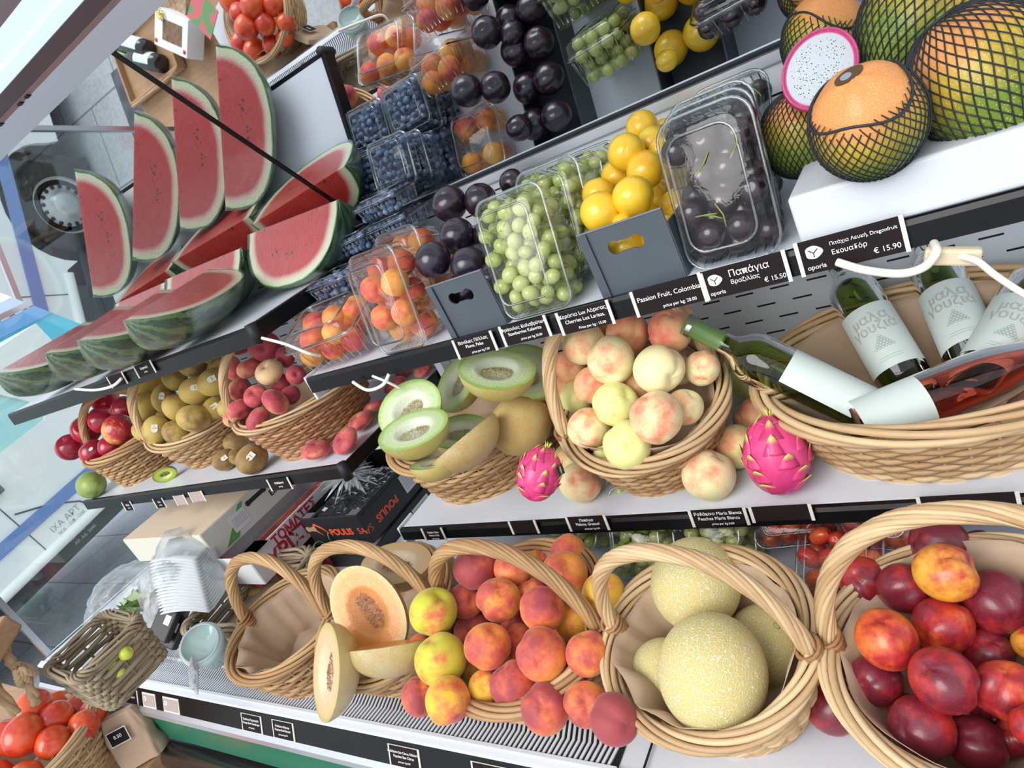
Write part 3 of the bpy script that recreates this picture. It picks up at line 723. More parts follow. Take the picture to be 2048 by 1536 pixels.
def blueberries(label, M, w, d, h, seed=0, group='blueberry fillings'):
    if seed not in _bbm:
        m = MB(); q = random.Random(seed); r = .0068
        for p in pack_points(w, d, h, r, seed=seed, jit=.5):
            if abs(p.x) < w / 2 - 3.2 * r and abs(p.y) < d / 2 - 3.2 * r and p.z < h - 3.2 * r: continue
            R = Euler((q.uniform(0, 6), q.uniform(0, 6), 0)).to_matrix() if p.z < h - 2 * r else Euler((q.uniform(-.9, .9), q.uniform(-.9, .9), 0)).to_matrix()
            s = r * q.uniform(.8, 1.1); m.add([p + R @ (Vector(v) * s) for v in _BB.v], _BB.f)
        _bbm[seed] = m.mesh('blueberries', BLUE)
    o = link('blueberries', _bbm[seed]); o.matrix_world = M; tag(o, label, 'blueberries', group, 'stuff'); return o
# ------------------------------------------------------------------ helpers for things lying at an angle
def LM(px, py, depth, zdir, xdir=(1, 0, 0)):
    """frame at a point; zdir and xdir told as (right, down, towards the viewer) along the picture, turned to world axes"""
    def wv(v): q = Vector((v[0], v[1], -v[2])); return Vector((AX.dot(q), AY.dot(q), AZ.dot(q)))
    z = wv(zdir).normalized(); x = wv(xdir); x = (x - z * x.dot(z)).normalized(); y = z.cross(x)
    M = Matrix((x, y, z)).transposed().to_4x4(); M.translation = ray(px, py) * depth; return M
def BM(x, y, z, yaw=0, tilt=0, roll=0): return Matrix.Translation((x, y, z)) @ Matrix.Rotation(radians(yaw), 4, 'Z') @ Matrix.Rotation(radians(tilt), 4, 'X') @ Matrix.Rotation(radians(roll), 4, 'Y')

# ------------------------------------------------------------------ melons
def rind(name, c1, c2, net, sc=26, st=.75, green=None):
    t = NT(name); v = t.node('VectorMath', operation='ADD'); nv = t.node('TexNoise'); nv.inputs['Scale'].default_value = 9; t.L(t.obj(), nv.inputs[0])
    s = t.node('VectorMath', operation='SCALE'); t.L(nv.outputs['Color'], s.inputs[0]); s.inputs['Scale'].default_value = .09
    t.L(t.obj(), v.inputs[0]); t.L(s.outputs[0], v.inputs[1])
    e = t.voro(sc, vec=v.outputs[0]); e2 = t.voro(sc * 1.9, vec=v.outputs[0]); m = t.step(e, .015, .10, 1, 0); m2 = t.step(e2, .02, .09, .6, 0)
    m = t.math('MAXIMUM', m, m2); n = t.noise(2.2, 3)
    t.set(base=t.mix(t.math('MULTIPLY', m, st), t.mix(t.step(n, .35, .65), c1, c2), net), rough=.6, spec=.3); t.bump(m, .45, .02); return t.m
R_GALIA = rind('netted_melon_rind', (.66, .50, .13), (.58, .51, .15), (.90, .83, .62), 15, .85)
R_CANT = rind('cantaloupe_rind', (.60, .38, .10), (.62, .46, .16), (.66, .52, .30), 13, .55)
R_HONEY = rind('yellow_melon_rind', (.66, .46, .08), (.60, .52, .15), (.62, .50, .26), 15, .5)
def flesh(name, edge, mid, core, shell, a):
    t = NT(name); v = t.node('VectorMath', operation='LENGTH'); t.L(t.map(t.obj(), sc=(1 / a, 1, 1)), v.inputs[0]); r = t.math('ADD', v.outputs['Value'], t.math('MULTIPLY', t.math('SUBTRACT', t.noise(5, 4), .5), .10))
    c = t.mix(t.step(r, .45, .75), core, mid); c = t.mix(t.step(r, .80, .93), c, edge); c = t.mix(t.step(r, .955, .99), c, shell)
    t.set(base=c, rough=.3, coat=.25, sss=.2, sssr=(.3, .2, .1), ssss=.1); t.bump(t.noise(14, 4), .15, .03); return t.m
F_CANT = flesh('orange_melon_flesh', (.80, .42, .10), (.88, .33, .035), (.80, .30, .05), (.62, .50, .16), 1.4)
F_PALE = flesh('pale_melon_flesh', (.84, .55, .24), (.86, .58, .32), (.86, .66, .42), (.66, .52, .18), 1.4)
F_GREEN = flesh('green_white_melon_flesh', (.46, .66, .14), (.68, .80, .42), (.86, .88, .68), (.58, .50, .10), 1.25)
SEED = plain('melon_seed_orange', (.62, .30, .10), .45, nz=.5, nscale=8); SEEDP = plain('melon_seed_cream', (.78, .62, .34), .45, nz=.35, nscale=8)
def half_melon(label, M, b, ratio=1.35, rindm=R_CANT, fleshm=F_CANT, seedm=SEED, name='melon_half', group=None, cut=1.0, wrap=True, depth=1.0):
    """flat face up (+z), rind below; long axis x; b is the half width in metres"""
    e = empty(name, M=M @ Matrix.Diagonal((b, b, b, 1))); tag(e, label, 'melon half', group); a = ratio
    m = MB(); m.grid(lambda u, v: Vector((a * sin(pi / 2 * max(u, .001)) * cos(2 * pi * v), sin(pi / 2 * max(u, .001)) * sin(2 * pi * v), -depth * cos(pi / 2 * u))), 12, 40, cv=True); m.build('rind', rindm, e)
    m = MB()
    def f(u, v):
        r = u; c, s = cos(2 * pi * v), sin(2 * pi * v); dep = -.34 * max(0, 1 - (r / .52) ** 2) ** .7 if r < .52 else 0
        return Vector((a * r * c, r * s * (1 if r > .52 else .55 + .45 * (r / .52) ** 1.5), dep + .003))
    m.grid(f, 16, 40, cv=True); m.build('cut_face', fleshm, e)
    m = MB(); q = random.Random(hash(label) % 999 if False else len(label))
    for i in range(210):
        an = q.uniform(0, 2 * pi); rr = sqrt(q.random()); x = rr * cos(an) * a * .50; y = rr * sin(an) * .24; z = -.20 + .12 * (1 - rr ** 2) + q.uniform(-.03, .03)
        R = Euler((q.uniform(-.5, .5), q.uniform(-.5, .5), q.choice((1.3, 1.8, .9)) + q.uniform(-.4, .4))).to_matrix()
        vv = [Vector((sx * .055, 0, 0)) for sx in (-1, 1)] + [Vector((.0, .02, .0)), Vector((0, -.02, 0)), Vector((0, 0, .016)), Vector((0, 0, -.012))]
        m.add([R @ p + Vector((x, y, z)) for p in vv], [(0, 2, 4), (2, 1, 4), (1, 3, 4), (3, 0, 4), (2, 0, 5), (1, 2, 5), (3, 1, 5), (0, 3, 5)])
    m.build('seeds', seedm, e)
    if wrap:
        m = MB(); m.grid(lambda u, v: Vector((a * 1.012 * sin(pi / 2 * max(u, .001)) * cos(2 * pi * v), 1.012 * sin(pi / 2 * max(u, .001)) * sin(2 * pi * v), -depth * 1.015 * cos(pi / 2 * u) + .012)) * (1 + .01 * noise.noise(Vector((cos(2 * pi * v) * 3, sin(2 * pi * v) * 3, u * 5)))), 12, 44, cv=True)
        m.grid(lambda u, v: Vector((a * 1.012 * u * cos(2 * pi * v), 1.012 * u * sin(2 * pi * v), .014)), 3, 44, cv=True)
        m.build('cling_wrap', WRAP, e)
    return e
def whole_melon(label, M, r, ratio=1.1, rindm=R_GALIA):
    e = sph(lambda t, p: 1 / sqrt(sin(t) ** 2 + (cos(t) / ratio) ** 2), 40, 28).build('melon', rindm, None, M=M @ Matrix.Diagonal((r, r, r, 1))); tag(e, label, 'melon')
    s = MB(); s.tube([(0, 0, ratio * .995), (0, 0, ratio * 1.02)], [.09, .06], 12); s.build('stem_scar', plain('scar_green', (.42, .44, .14), .7), e); return e

# ------------------------------------------------------------------ baskets on the deck
def fitbasket(label, x, y, z, yaw, tilt, a, b, h, handle, mat, **k):
    M = BM(x, y, z, yaw, tilt); return basket(label, M, a, b, h, mat, handle=handle, **k), M
_, M3 = fitbasket('empty wicker basket with an arched handle, lined with brown paper, on the deck', -1.238, .560, -.680, 3, 7, .130, .124, .105, (.150, .0115, 8, 1.2, 0, .035, .9), W_HONEY, nst=28, rows=9, rim=(6, .0045, 2))
liner('brown paper folded inside the empty handled basket', M3, .130, .124, .105, top=.004, seed=2, amp=.02, bs=.72)
_, M4 = fitbasket('handled wicker basket holding the cantaloupe halves', -.975, .585, -.668, 6, 13, .128, .130, .105, (.150, .0115, 8, 1.2, 0, .035, .9), W_HONEY, nst=28, rows=9, rim=(6, .0045, 2))
liner('brown paper under the cantaloupe halves', M4, .128, .130, .105, top=.006, seed=3, amp=.012, fill=.7)
_, M5 = fitbasket('handled wicker basket under the heap of yellow and red peaches', -.677, .582, -.670, -4, 12, .145, .135, .105, (.150, .0115, 8, 1.2, 0, .03, .9), W_HONEY, nst=28, rows=9, rim=(6, .0045, 2))
liner('brown paper under the heap of yellow and red peaches', M5, .145, .135, .105, top=-.01, seed=4, amp=.006, fill=.85, mound=.02)
_, M6 = fitbasket('handled wicker basket holding four whole netted melons', -.377, .560, -.660, -5, 16, .128, .118, .115, (.155, .0105, 8, 1.2, 0, .03, .9), W_LIGHT, nst=30, rows=10, rim=(6, .0045, 2))
liner('brown paper around the whole netted melons', M6, .128, .118, .115, top=.012, seed=5, amp=.014, fill=.9)
_, M7 = fitbasket('large handled wicker basket full of dark red nectarines', -.088, .567, -.662, 1, 5, .145, .140, .118, (.165, .0105, 8, 1.2, 0, .03, .9), W_LIGHT, nst=34, rows=11, rim=(6, .0045, 2))
liner('brown paper under the dark red nectarines', M7, .145, .140, .118, top=.010, seed=6, amp=.010, fill=.85, mound=.0)
# grey square baskets at the left end
M1 = BM(-1.452, .350, -.522, -2, 3, 0)
basket('small grey rattan basket with green fruits, hanging at the left by a knotted rope', M1, .080, .066, .085, W_GREY, bs=.92, p=7, nst=26, rows=8, rim=(4, .0036, 5), strand=.0032)
M2 = BM(-1.575, .69, -.735, 8, 0, 0)
basket('low grey rattan basket half covered by the plastic bag', M2, .135, .12, .06, W_GREY, bs=.9, p=7, nst=30, rows=5, rim=(4, .0055, 5), strand=.0042)

# ------------------------------------------------------------------ cut cantaloupes
half_melon('large cantaloupe half with orange seed hollow facing out, in the handled basket', LM(735, 1222, 1.16, (-.30, -.25, 1), (.75, .72, .1)), .058, 1.42, name='cantaloupe_half')
half_melon('cling-wrapped cantaloupe half, rind outwards, in front of the large open half', LM(778, 1288, 1.10, (-.15, -1, -.25), (1, -.12, .1)), .050, 1.35, name='cantaloupe_half')
half_melon('pale cantaloupe half standing on its end, propped outside the basket over the grille', LM(652, 1345, 1.10, (-.86, -.05, .62), (.16, -1, .1)), .052, 1.50, rindm=R_CANT, fleshm=F_PALE, name='cantaloupe_half')
half_melon('cantaloupe half lying cut side up, high at the back of the handled basket', LM(792, 1125, 1.25, (-.12, -.86, .50), (1, -.10, .1)), .052, 1.22, fleshm=F_PALE, name='cantaloupe_half')
half_melon('cantaloupe half mostly hidden between the open halves and the peaches', LM(872, 1160, 1.28, (-.8, -.3, .3), (.3, -1, .1)), .042, 1.25, fleshm=F_PALE, name='cantaloupe_half')
# whole netted melons
whole_melon('largest whole netted melon, lowest and frontmost in its basket', LM(1424, 1346, .83, (-.12, .95, .12)), .0626, 1.10)
whole_melon('upright netted melon at the top of the melon basket', LM(1391, 1168, .93, (.25, -1, .1)), .0577, 1.06)
whole_melon('netted melon with its green stem scar showing, right of the other melons', LM(1532, 1290, .905, (.0, -.75, .75)), .0505, 1.06)
whole_melon('netted melon mostly hidden behind the frontmost one, at the left', LM(1332, 1345, .915, (-1, -.1, .2)), .043, 1.05)

# ------------------------------------------------------------------ peaches on the deck
Y, O, PK, GY = (.86, .50, .04), (.86, .34, .05), (.86, .33, .12), (.62, .60, .05)
def c2(x, y, r, *k): return (660 + x / 2.926, 1011 + y / 2.926, r / 2.926, *k)
rows = [c2(845, 370, 123, 0, O, .86, 'dark red'), c2(1065, 370, 106, .03, PK, .55, 'pink-orange'), c2(940, 330, 80, .07, O, .6, 'half hidden'), c2(1190, 400, 75, .06, Y, .2, 'yellow'),
        c2(1235, 300, 70, .08, Y, .35, 'orange'), c2(1395, 275, 108, .05, O, .6, 'orange-red'), c2(1372, 395, 132, 0, O, .5, 'large orange'), c2(1515, 385, 75, .06, O, .8, 'dark half-hidden'),
        c2(1600, 515, 128, .0, Y, .32, 'yellow'), c2(605, 622, 141, -.01, GY, .30, 'yellow-green'), c2(790, 560, 104, .03, O, .68, 'orange-red'), c2(985, 552, 130, 0, Y, .55, 'yellow and red'),
        c2(1240, 606, 132, 0, O, .62, 'red-topped'), c2(1180, 520, 90, .04, O, .55, 'half-hidden orange'), c2(1425, 680, 108, .03, Y, .35, 'yellow-orange'), c2(535, 840, 92, .035, O, .6, 'half-hidden orange'),
        c2(648, 902, 151, -.015, GY, .28, 'large yellow-green'), c2(922, 824, 137, 0, O, .55, 'orange-red'), c2(1095, 800, 112, .035, O, .6, 'orange'), c2(1237, 870, 155, -.01, O, .58, 'large grey-topped'),
        c2(1510, 868, 130, -.005, O, .58, 'orange-red'), c2(830, 735, 108, .05, O, .78, 'dark red'), c2(530, 1112, 116, .01, O, .75, 'purple-red'), c2(690, 1142, 137, -.01, Y, .50, 'yellow and red'),
        c2(915, 1062, 104, .02, Y, .45, 'yellow'), c2(1075, 1050, 137, 0, O, .72, 'dark orange-red'), c2(1257, 1186, 146, 0, O, .80, 'deep red'), c2(1500, 1165, 134, .01, O, .62, 'orange-red'),
        c2(1662, 1250, 147, -.03, (.15, .025, .035), 1.25, 'dark purple-brown'), c2(1350, 740, 90, .06, O, .7, 'half-hidden dark'), c2(840, 960, 80, .06, GY, .4, 'half-hidden greenish'), c2(880, 660, 90, .08, O, .8, 'deep-set dark'), c2(1090, 700, 90, .08, O, .7, 'deep-set red'), c2(1350, 960, 90, .09, O, .8, 'deep-set dark'), c2(1300, 480, 90, .08, O, .7, 'deep-set red')]
PK5 = heap('peach', 'peach', 'peach', .074, rows, 'heaped over the front basket', 'ripe peaches in the front basket', 'peach', low=-.795, bias=-.062, plane=((-.68, .575, -.695), (.12, -.42, .9)))
# nectarines
def c3(x, y, r, *k): return (1348 + x / 2.926, 1011 + y / 2.926, r / 2.926, *k)
NR, NO, NY = (.60, .05, .02), (.80, .20, .03), (.86, .42, .05)
rows = [c3(1110, 445, 140, 0, NR, .75, 'crimson'), c3(1345, 482, 148, 0, NR, .85, 'dark red'), c3(1590, 392, 172, -.01, NY, .52, 'red and yellow'), c3(1560, 245, 172, .035, NR, .95, 'purplish'),
        c3(1800, 270, 128, .05, NR, .95, 'dark'), c3(1880, 560, 180, .01, NR, .92, 'large dark'), c3(1242, 782, 174, -.005, NO, .52, 'orange-red'), c3(1570, 702, 168, 0, NO, .58, 'bright orange-red'),
        c3(1150, 660, 112, .035, NO, .7, 'half-hidden red'), c3(1180, 1025, 148, .015, NR, .85, 'dark red'), c3(1580, 1022, 188, -.01, NR, .78, 'big crimson'), c3(1840, 860, 140, .04, NR, .85, 'dark half-hidden'),
        c3(1940, 1082, 172, 0, NO, .62, 'orange-red'), c3(2085, 800, 100, .01, NY, .4, 'orange'), c3(1450, 1310, 186, 0, NR, .88, 'dark crimson'), c3(1770, 1395, 158, .01, NR, .88, 'dark red'),
        c3(1990, 1370, 112, .04, NO, .7, 'half-hidden red'), c3(2090, 1285, 118, -.01, NR, .7, 'bright red'), c3(1440, 830, 100, .06, NR, .8, 'deep-set dark'), c3(1720, 1220, 110, .05, NO, .75, 'deep-set orange'),
        c3(1330, 1190, 100, .05, NO, .75, 'deep-set red'), c3(1375, 330, 80, .06, NR, .8, 'small half-hidden'), c3(1080, 900, 90, .06, NR, .9, 'deep-set dark'), c3(1420, 950, 90, .07, NR, .8, 'deep-set crimson'), c3(1700, 560, 110, .06, NR, .85, 'deep-set dark'), c3(1620, 1250, 90, .07, NR, .85, 'deep-set dark'), c3(1260, 620, 90, .07, NR, .9, 'deep-set dark'), c3(1480, 640, 90, .07, NR, .9, 'deep-set crimson'), c3(1900, 1250, 90, .07, NR, .8, 'deep-set red'), c3(2240, 520, 160, .01, NR, .8, 'red'), c3(2290, 860, 165, .01, NO, .6, 'orange-red'), c3(2330, 1190, 165, .01, NR, .85, 'dark red'), c3(2560, 640, 165, .01, NR, .8, 'red'), c3(2620, 1000, 170, .01, NR, .9, 'dark red'), c3(2100, 500, 120, .05, NR, .8, 'half-hidden red')]
heap('nectarine', 'nectarine', 'nectarine', .068, rows, 'in the large front basket', 'nectarines in the large front basket', 'nectarine', bias=-.030, plane=((-.11, .60, -.685), (.10, -.30, .95)))
p = at(1348 + 925 / 2.926, 1011 + 1160 / 2.926, z=-.762)
place_fruit('nectarine', 'nectarine', p, .034, (*NR, .9), 'single dark nectarine lying on the deck between the melon and nectarine baskets', 'nectarine', None)
# green fruits in the grey basket
for i, (x, y, r, lb) in enumerate([(163, 1352, 13, 'frontmost green fruit in the grey hanging basket'), (196, 1334, 13, 'green fruit second from the front in the grey hanging basket'), (228, 1326, 15, 'yellow-green fruit seen through the gap in the grey basket side'), (252, 1306, 14, 'upper yellow-green fruit near the back of the grey basket'), (238, 1346, 14, 'lowest yellow-green fruit against the right side of the grey basket')]):
    place_fruit('apple', 'green_apple', ray(x, y) * (1.262 + .03 * (i < 2)), r / FPX * 1.26, (.60, .66, .07, .0), lb, 'apple', 'green fruits in the hanging grey basket')
# ------------------------------------------------------------------ lower right shelf: melon basket, white peaches, wine
BA = BM(-.921, .965, -.519, 33, 4)
basket('wicker basket without handle, full of cling-wrapped green melon halves', BA, .178, .150, .120, W_HONEY, nst=38, rows=13, bs=.76, rim=(5, .0052, 2))
liner('brown paper under the green melon halves', BA, .178, .150, .120, top=.004, seed=8, fill=.5, amp=.01, bs=.76)
BW = BM(-.515, .892, -.510, 25, 17)
basket('handled wicker basket heaped with pale white-fleshed peaches', BW, .130, .128, .115, W_HONEY, handle=(.170, .0115, 8, 1.2, .12, .085, .9), hmat=W_LIGHT, nst=34, rows=13, rim=(5, .0048, 2), strand=.0026)
liner('brown paper folded over the rim under the pale peaches', BW, .130, .128, .115, top=.018, seed=9, fill=.6, amp=.012)
BV = BM(-.118, .955, -.535, 2, 3)
basket('wide oval wicker basket holding five wine bottles on brown paper', BV, .222, .178, .105, W_LIGHT, nst=44, rows=12, bs=.78, rim=(5, .0058, 2), strand=.0030)
liner('brown paper under the wine bottles', BV, .222, .178, .105, top=.004, seed=10, fill=.98, amp=.02, bs=.78)

G = dict(rindm=R_HONEY, fleshm=F_GREEN, seedm=SEEDP, name='green_melon_half')
half_melon('open green melon half facing out, leftmost on the melon basket', LM(819, 818, 1.22, (-.22, -.42, 1), (.6, -.62, 0)), .0515, 1.16, **G)
half_melon('green melon half lying cut side up, frontmost at the left of the melon basket', LM(826, 858, 1.17, (-.30, -.85, .62), (1, -.42, 0)), .0500, 1.22, **G)
half_melon('green melon half seen edge-on at the back left of the melon basket', LM(912, 765, 1.30, (-.72, -.35, .72), (.45, -.85, 0)), .048, 1.20, **G)
half_melon('topmost green melon half, cut side up, with a long seed hollow', LM(994, 737, 1.16, (-.02, -.82, .68), (1, .18, 0)), .0545, 1.18, **G)
half_melon('green melon half standing behind the topmost half, touching the shelf edge', LM(1052, 742, 1.25, (-.10, -.62, .9), (.6, .8, 0)), .056, 1.15, **G)
half_melon('small showing green melon half low between the others', LM(918, 862, 1.27, (-.2, -.9, .7), (1, -.1, 0)), .046, 1.15, **G)
half_melon('netted melon half turned rind outwards, at the front centre of the melon basket', LM(926, 878, 1.175, (-.60, -.72, -.06), (.86, -.66, 0)), .0495, 1.36, rindm=R_CANT, fleshm=F_GREEN, seedm=SEEDP, name='green_melon_half')
whole_melon('brown netted melon at the right end of the melon basket, partly under paper', LM(1040, 850, 1.24, (.7, -.6, .2)), .052, 1.1, R_CANT)
half_melon('piece of yellow-rinded melon deep at the front left rim', LM(868, 925, 1.17, (-.2, -1, .2), (1, -.1, 0)), .032, 1.3, **G)

WP, WG, WO = (.90, .80, .44), (.80, .80, .32), (.90, .58, .28)
def c5(x, y, r, *k): return (660 + x / 2.926, 500 + y / 2.926, r / 2.926, *k)
def c6(x, y, r, *k): return (1348 + x / 2.926, 500 + y / 2.926, r / 2.926, *k)
rows = [c5(1480, 545, 132, .01, WP, .36, 'pink-tinged'), c5(1738, 490, 128, .03, WO, .45, 'orange-pink'), c5(1643, 645, 144, -.01, WP, .34, 'cream'), c5(1925, 695, 148, -.01, WP, .22, 'large pale yellow'),
        c5(1405, 682, 98, .03, WO, .45, 'orange-tinged'), c5(1535, 790, 112, .03, WO, .5, 'pink-orange'), c5(1440, 862, 96, .03, WG, .2, 'yellow'), c5(1670, 902, 134, -.01, WG, .2, 'yellow-green'),
        c5(1512, 1042, 124, 0, WP, .38, 'pink-blushed'), c5(1908, 978, 157, -.015, WP, .46, 'red-spotted'), c5(1738, 1140, 146, -.01, WG, .16, 'pale green'), c5(1800, 785, 112, .05, WO, .35, 'half-hidden'),
        c5(1610, 1195, 70, .04, WG, .2, 'half-hidden green'), c5(1985, 475, 130, .03, WO, .62, 'pink'), c6(15, 425, 112, .03, WO, .55, 'rosy'), c6(40, 700, 90, .05, WP, .3, 'yellow-pink'), c6(165, 690, 105, .045, WP, .4, 'pink-edged'), c6(60, 920, 110, .03, WP, .35, 'yellow'), c5(1360, 800, 90, .06, WO, .4, 'deep-set'), c5(1500, 640, 90, .07, WG, .3, 'deep-set yellow'), c5(1640, 1030, 100, .07, WG, .2, 'deep-set green'), c5(1790, 1040, 100, .07, WO, .3, 'deep-set orange'), c5(1600, 480, 100, .05, WO, .5, 'deep-set pink')]
heap('white_peach', 'white_peach', 'peach', .076, rows, 'in the handled basket', 'pale peaches in the handled basket', 'pale peach', bias=-.035, plane=((-.50, .865, -.485), (.10, -.62, .78)), low=-.6)
def loose(kind, name, px, py, pr, z, col, label, cat, group=None, st=None, scale=(1, 1, 1), rot=None):
    """a fruit standing on a surface at height z, wide as it looks"""
    r = .03
    for _ in range(6): p = at(px, py, z=z + r * scale[2]); r = pr / FPX * (AX.z * -1 * 0 + Vector((-AX.z * -1, AY.z, AZ.z)).dot(Vector((p.x, p.y, p.z))) if False else (AX.z * p.x + AY.z * p.y + AZ.z * p.z))
    o = place_fruit(kind, name, p, r, col, label, cat, group, rot=rot, scale=scale)
    if st: sticker(o, r, -p.normalized() + Vector((0, 0, .2)), st)
    return o
LG = 'pale peaches lying loose on the lower right shelf'
loose('white_peach', 'white_peach', 1160, 965, 42, SA, (*WP, .42), 'pale peach lying loose just right of the left dragon fruit', 'peach', LG)
loose('white_peach', 'white_peach', 1138, 915, 30, SA, (*WG, .3), 'pale peach hidden behind the left dragon fruit', 'peach', LG)
loose('white_peach', 'white_peach', 1417, 950, 52, SA, (*WP, .36), 'frontmost loose pale peach, between the peach basket and the right dragon fruit', 'peach', LG)
loose('white_peach', 'white_peach', 1474, 893, 44, SA, (*WG, .30), 'yellow-green loose peach touching the left side of the right dragon fruit', 'peach', LG)
loose('white_peach', 'white_peach', 1508, 838, 42, SA, (*WO, .50), 'orange-pink loose peach behind the right dragon fruit', 'peach', LG)
loose('white_peach', 'white_peach', 1500, 760, 42, SA, (*WG, .28), 'yellow loose peach farthest back, left of the wine basket', 'peach', LG)
loose('white_peach', 'white_peach', 1432, 728, 32, SA + .02, (*WG, .25), 'yellow peach peeking out behind the handle of the pale peach basket', 'peach', LG)

# dragon fruit
PINK = (lambda t: (t.set(base=t.mix(t.noise(3, 4), (.62, .03, .16), (.82, .08, .28)), rough=.38, coat=.2, sss=.1, sssr=(.1, .02, .04), ssss=.1), t.m)[1])(NT('magenta_skin'))
def scalem():
    t = NT('dragon_scale'); a = t.attr(); t.set(base=t.mix(t.step(a, .55, .95), (.70, .05, .19), (.62, .66, .14)), rough=.42, coat=.1); return t.m
SCALE = scalem()
def dragon(label, M, r, seed):
    e = empty('dragon_fruit', M=M @ Matrix.Diagonal((r, r, r, 1))); tag(e, label, 'dragon fruit', 'whole dragon fruits')
    prof = lambda t: 1 / sqrt(sin(t) ** 2 + (cos(t) / 1.28) ** 2)
    sph(lambda t, p: prof(t) * (1 + .02 * cos(6 * p) * sin(t)), 30, 22).build('skin', PINK, e)
    q = random.Random(seed); n = 0
    for j, (th, k) in enumerate([(.42, 4), (.85, 5), (1.30, 6), (1.75, 6), (2.2, 5), (2.65, 4)]):
        for i in range(k):
            ph = 2 * pi * (i + .5 * (j % 2)) / k + q.uniform(-.15, .15); L = q.uniform(.60, .85); wd = q.uniform(.34, .46)
            def S(th_, ph_, o): rr = prof(th_) + o; return Vector((sin(th_) * cos(ph_), sin(th_) * sin(ph_), cos(th_))) * rr
            m = MB(); vv = []; tt = []
            for a in range(8):
                f = a / 7; w = wd * (1 - f) ** .75 * (1 - .25 * (1 - f)) + .008; th_ = th - .0 - f * L * .75; lift = .012 + .30 * max(0, f - .45) ** 1.5
                for s in (-1, 0, 1): vv.append(S(max(th_, .05), ph + s * w / max(sin(max(th, .5)), .3), lift + (.035 if s == 0 else 0) * (1 - f))); tt.append(f)
            ff = []
            for a in range(7):
                for s in range(2): v = a * 3 + s; ff.append((v, v + 1, v + 4, v + 3))
            m.v = vv; m.t = tt; m.f = ff; m.m = [0] * len(ff); o = m.build('scale', SCALE, e); md = o.modifiers.new('thick', 'SOLIDIFY'); md.thickness = .02; n += 1
    m = MB()
    for i in range(7):
        an = 2 * pi * i / 7; m.tube([(.06 * cos(an), .06 * sin(an), 1.2), (.11 * cos(an), .11 * sin(an), 1.42), (.17 * cos(an), .17 * sin(an), 1.55)], [.035, .03, .006], 5, tone=1, flat=.4)
    m.build('crown', SCALE, e); return e
d1 = dragon('dragon fruit left of the pale peach basket, by the melon basket', LM(1078, 948, 1.085, (.30, -1, .12)), .0335, 3)
d2 = dragon('larger dragon fruit beside the wine basket, its crown pointing up', LM(1553, 910, .985, (-.22, -1, .15)), .0445, 8)
k = MB().box((0, 0, 0), (.42, .34, .015)).build('sticker', DBLACK, d1, False, M=Matrix.Translation((0, 0, 0)) @ (d1.matrix_world.inverted() @ LM(1121, 940, 1.052, (.55, -.1, 1), (.4, 1, 0)) @ Matrix.Diagonal((.0335, .0335, .0335, 1))))
write('FRESH', .12, INKW, k, TRS((0, 0, .009)), bold=.0)

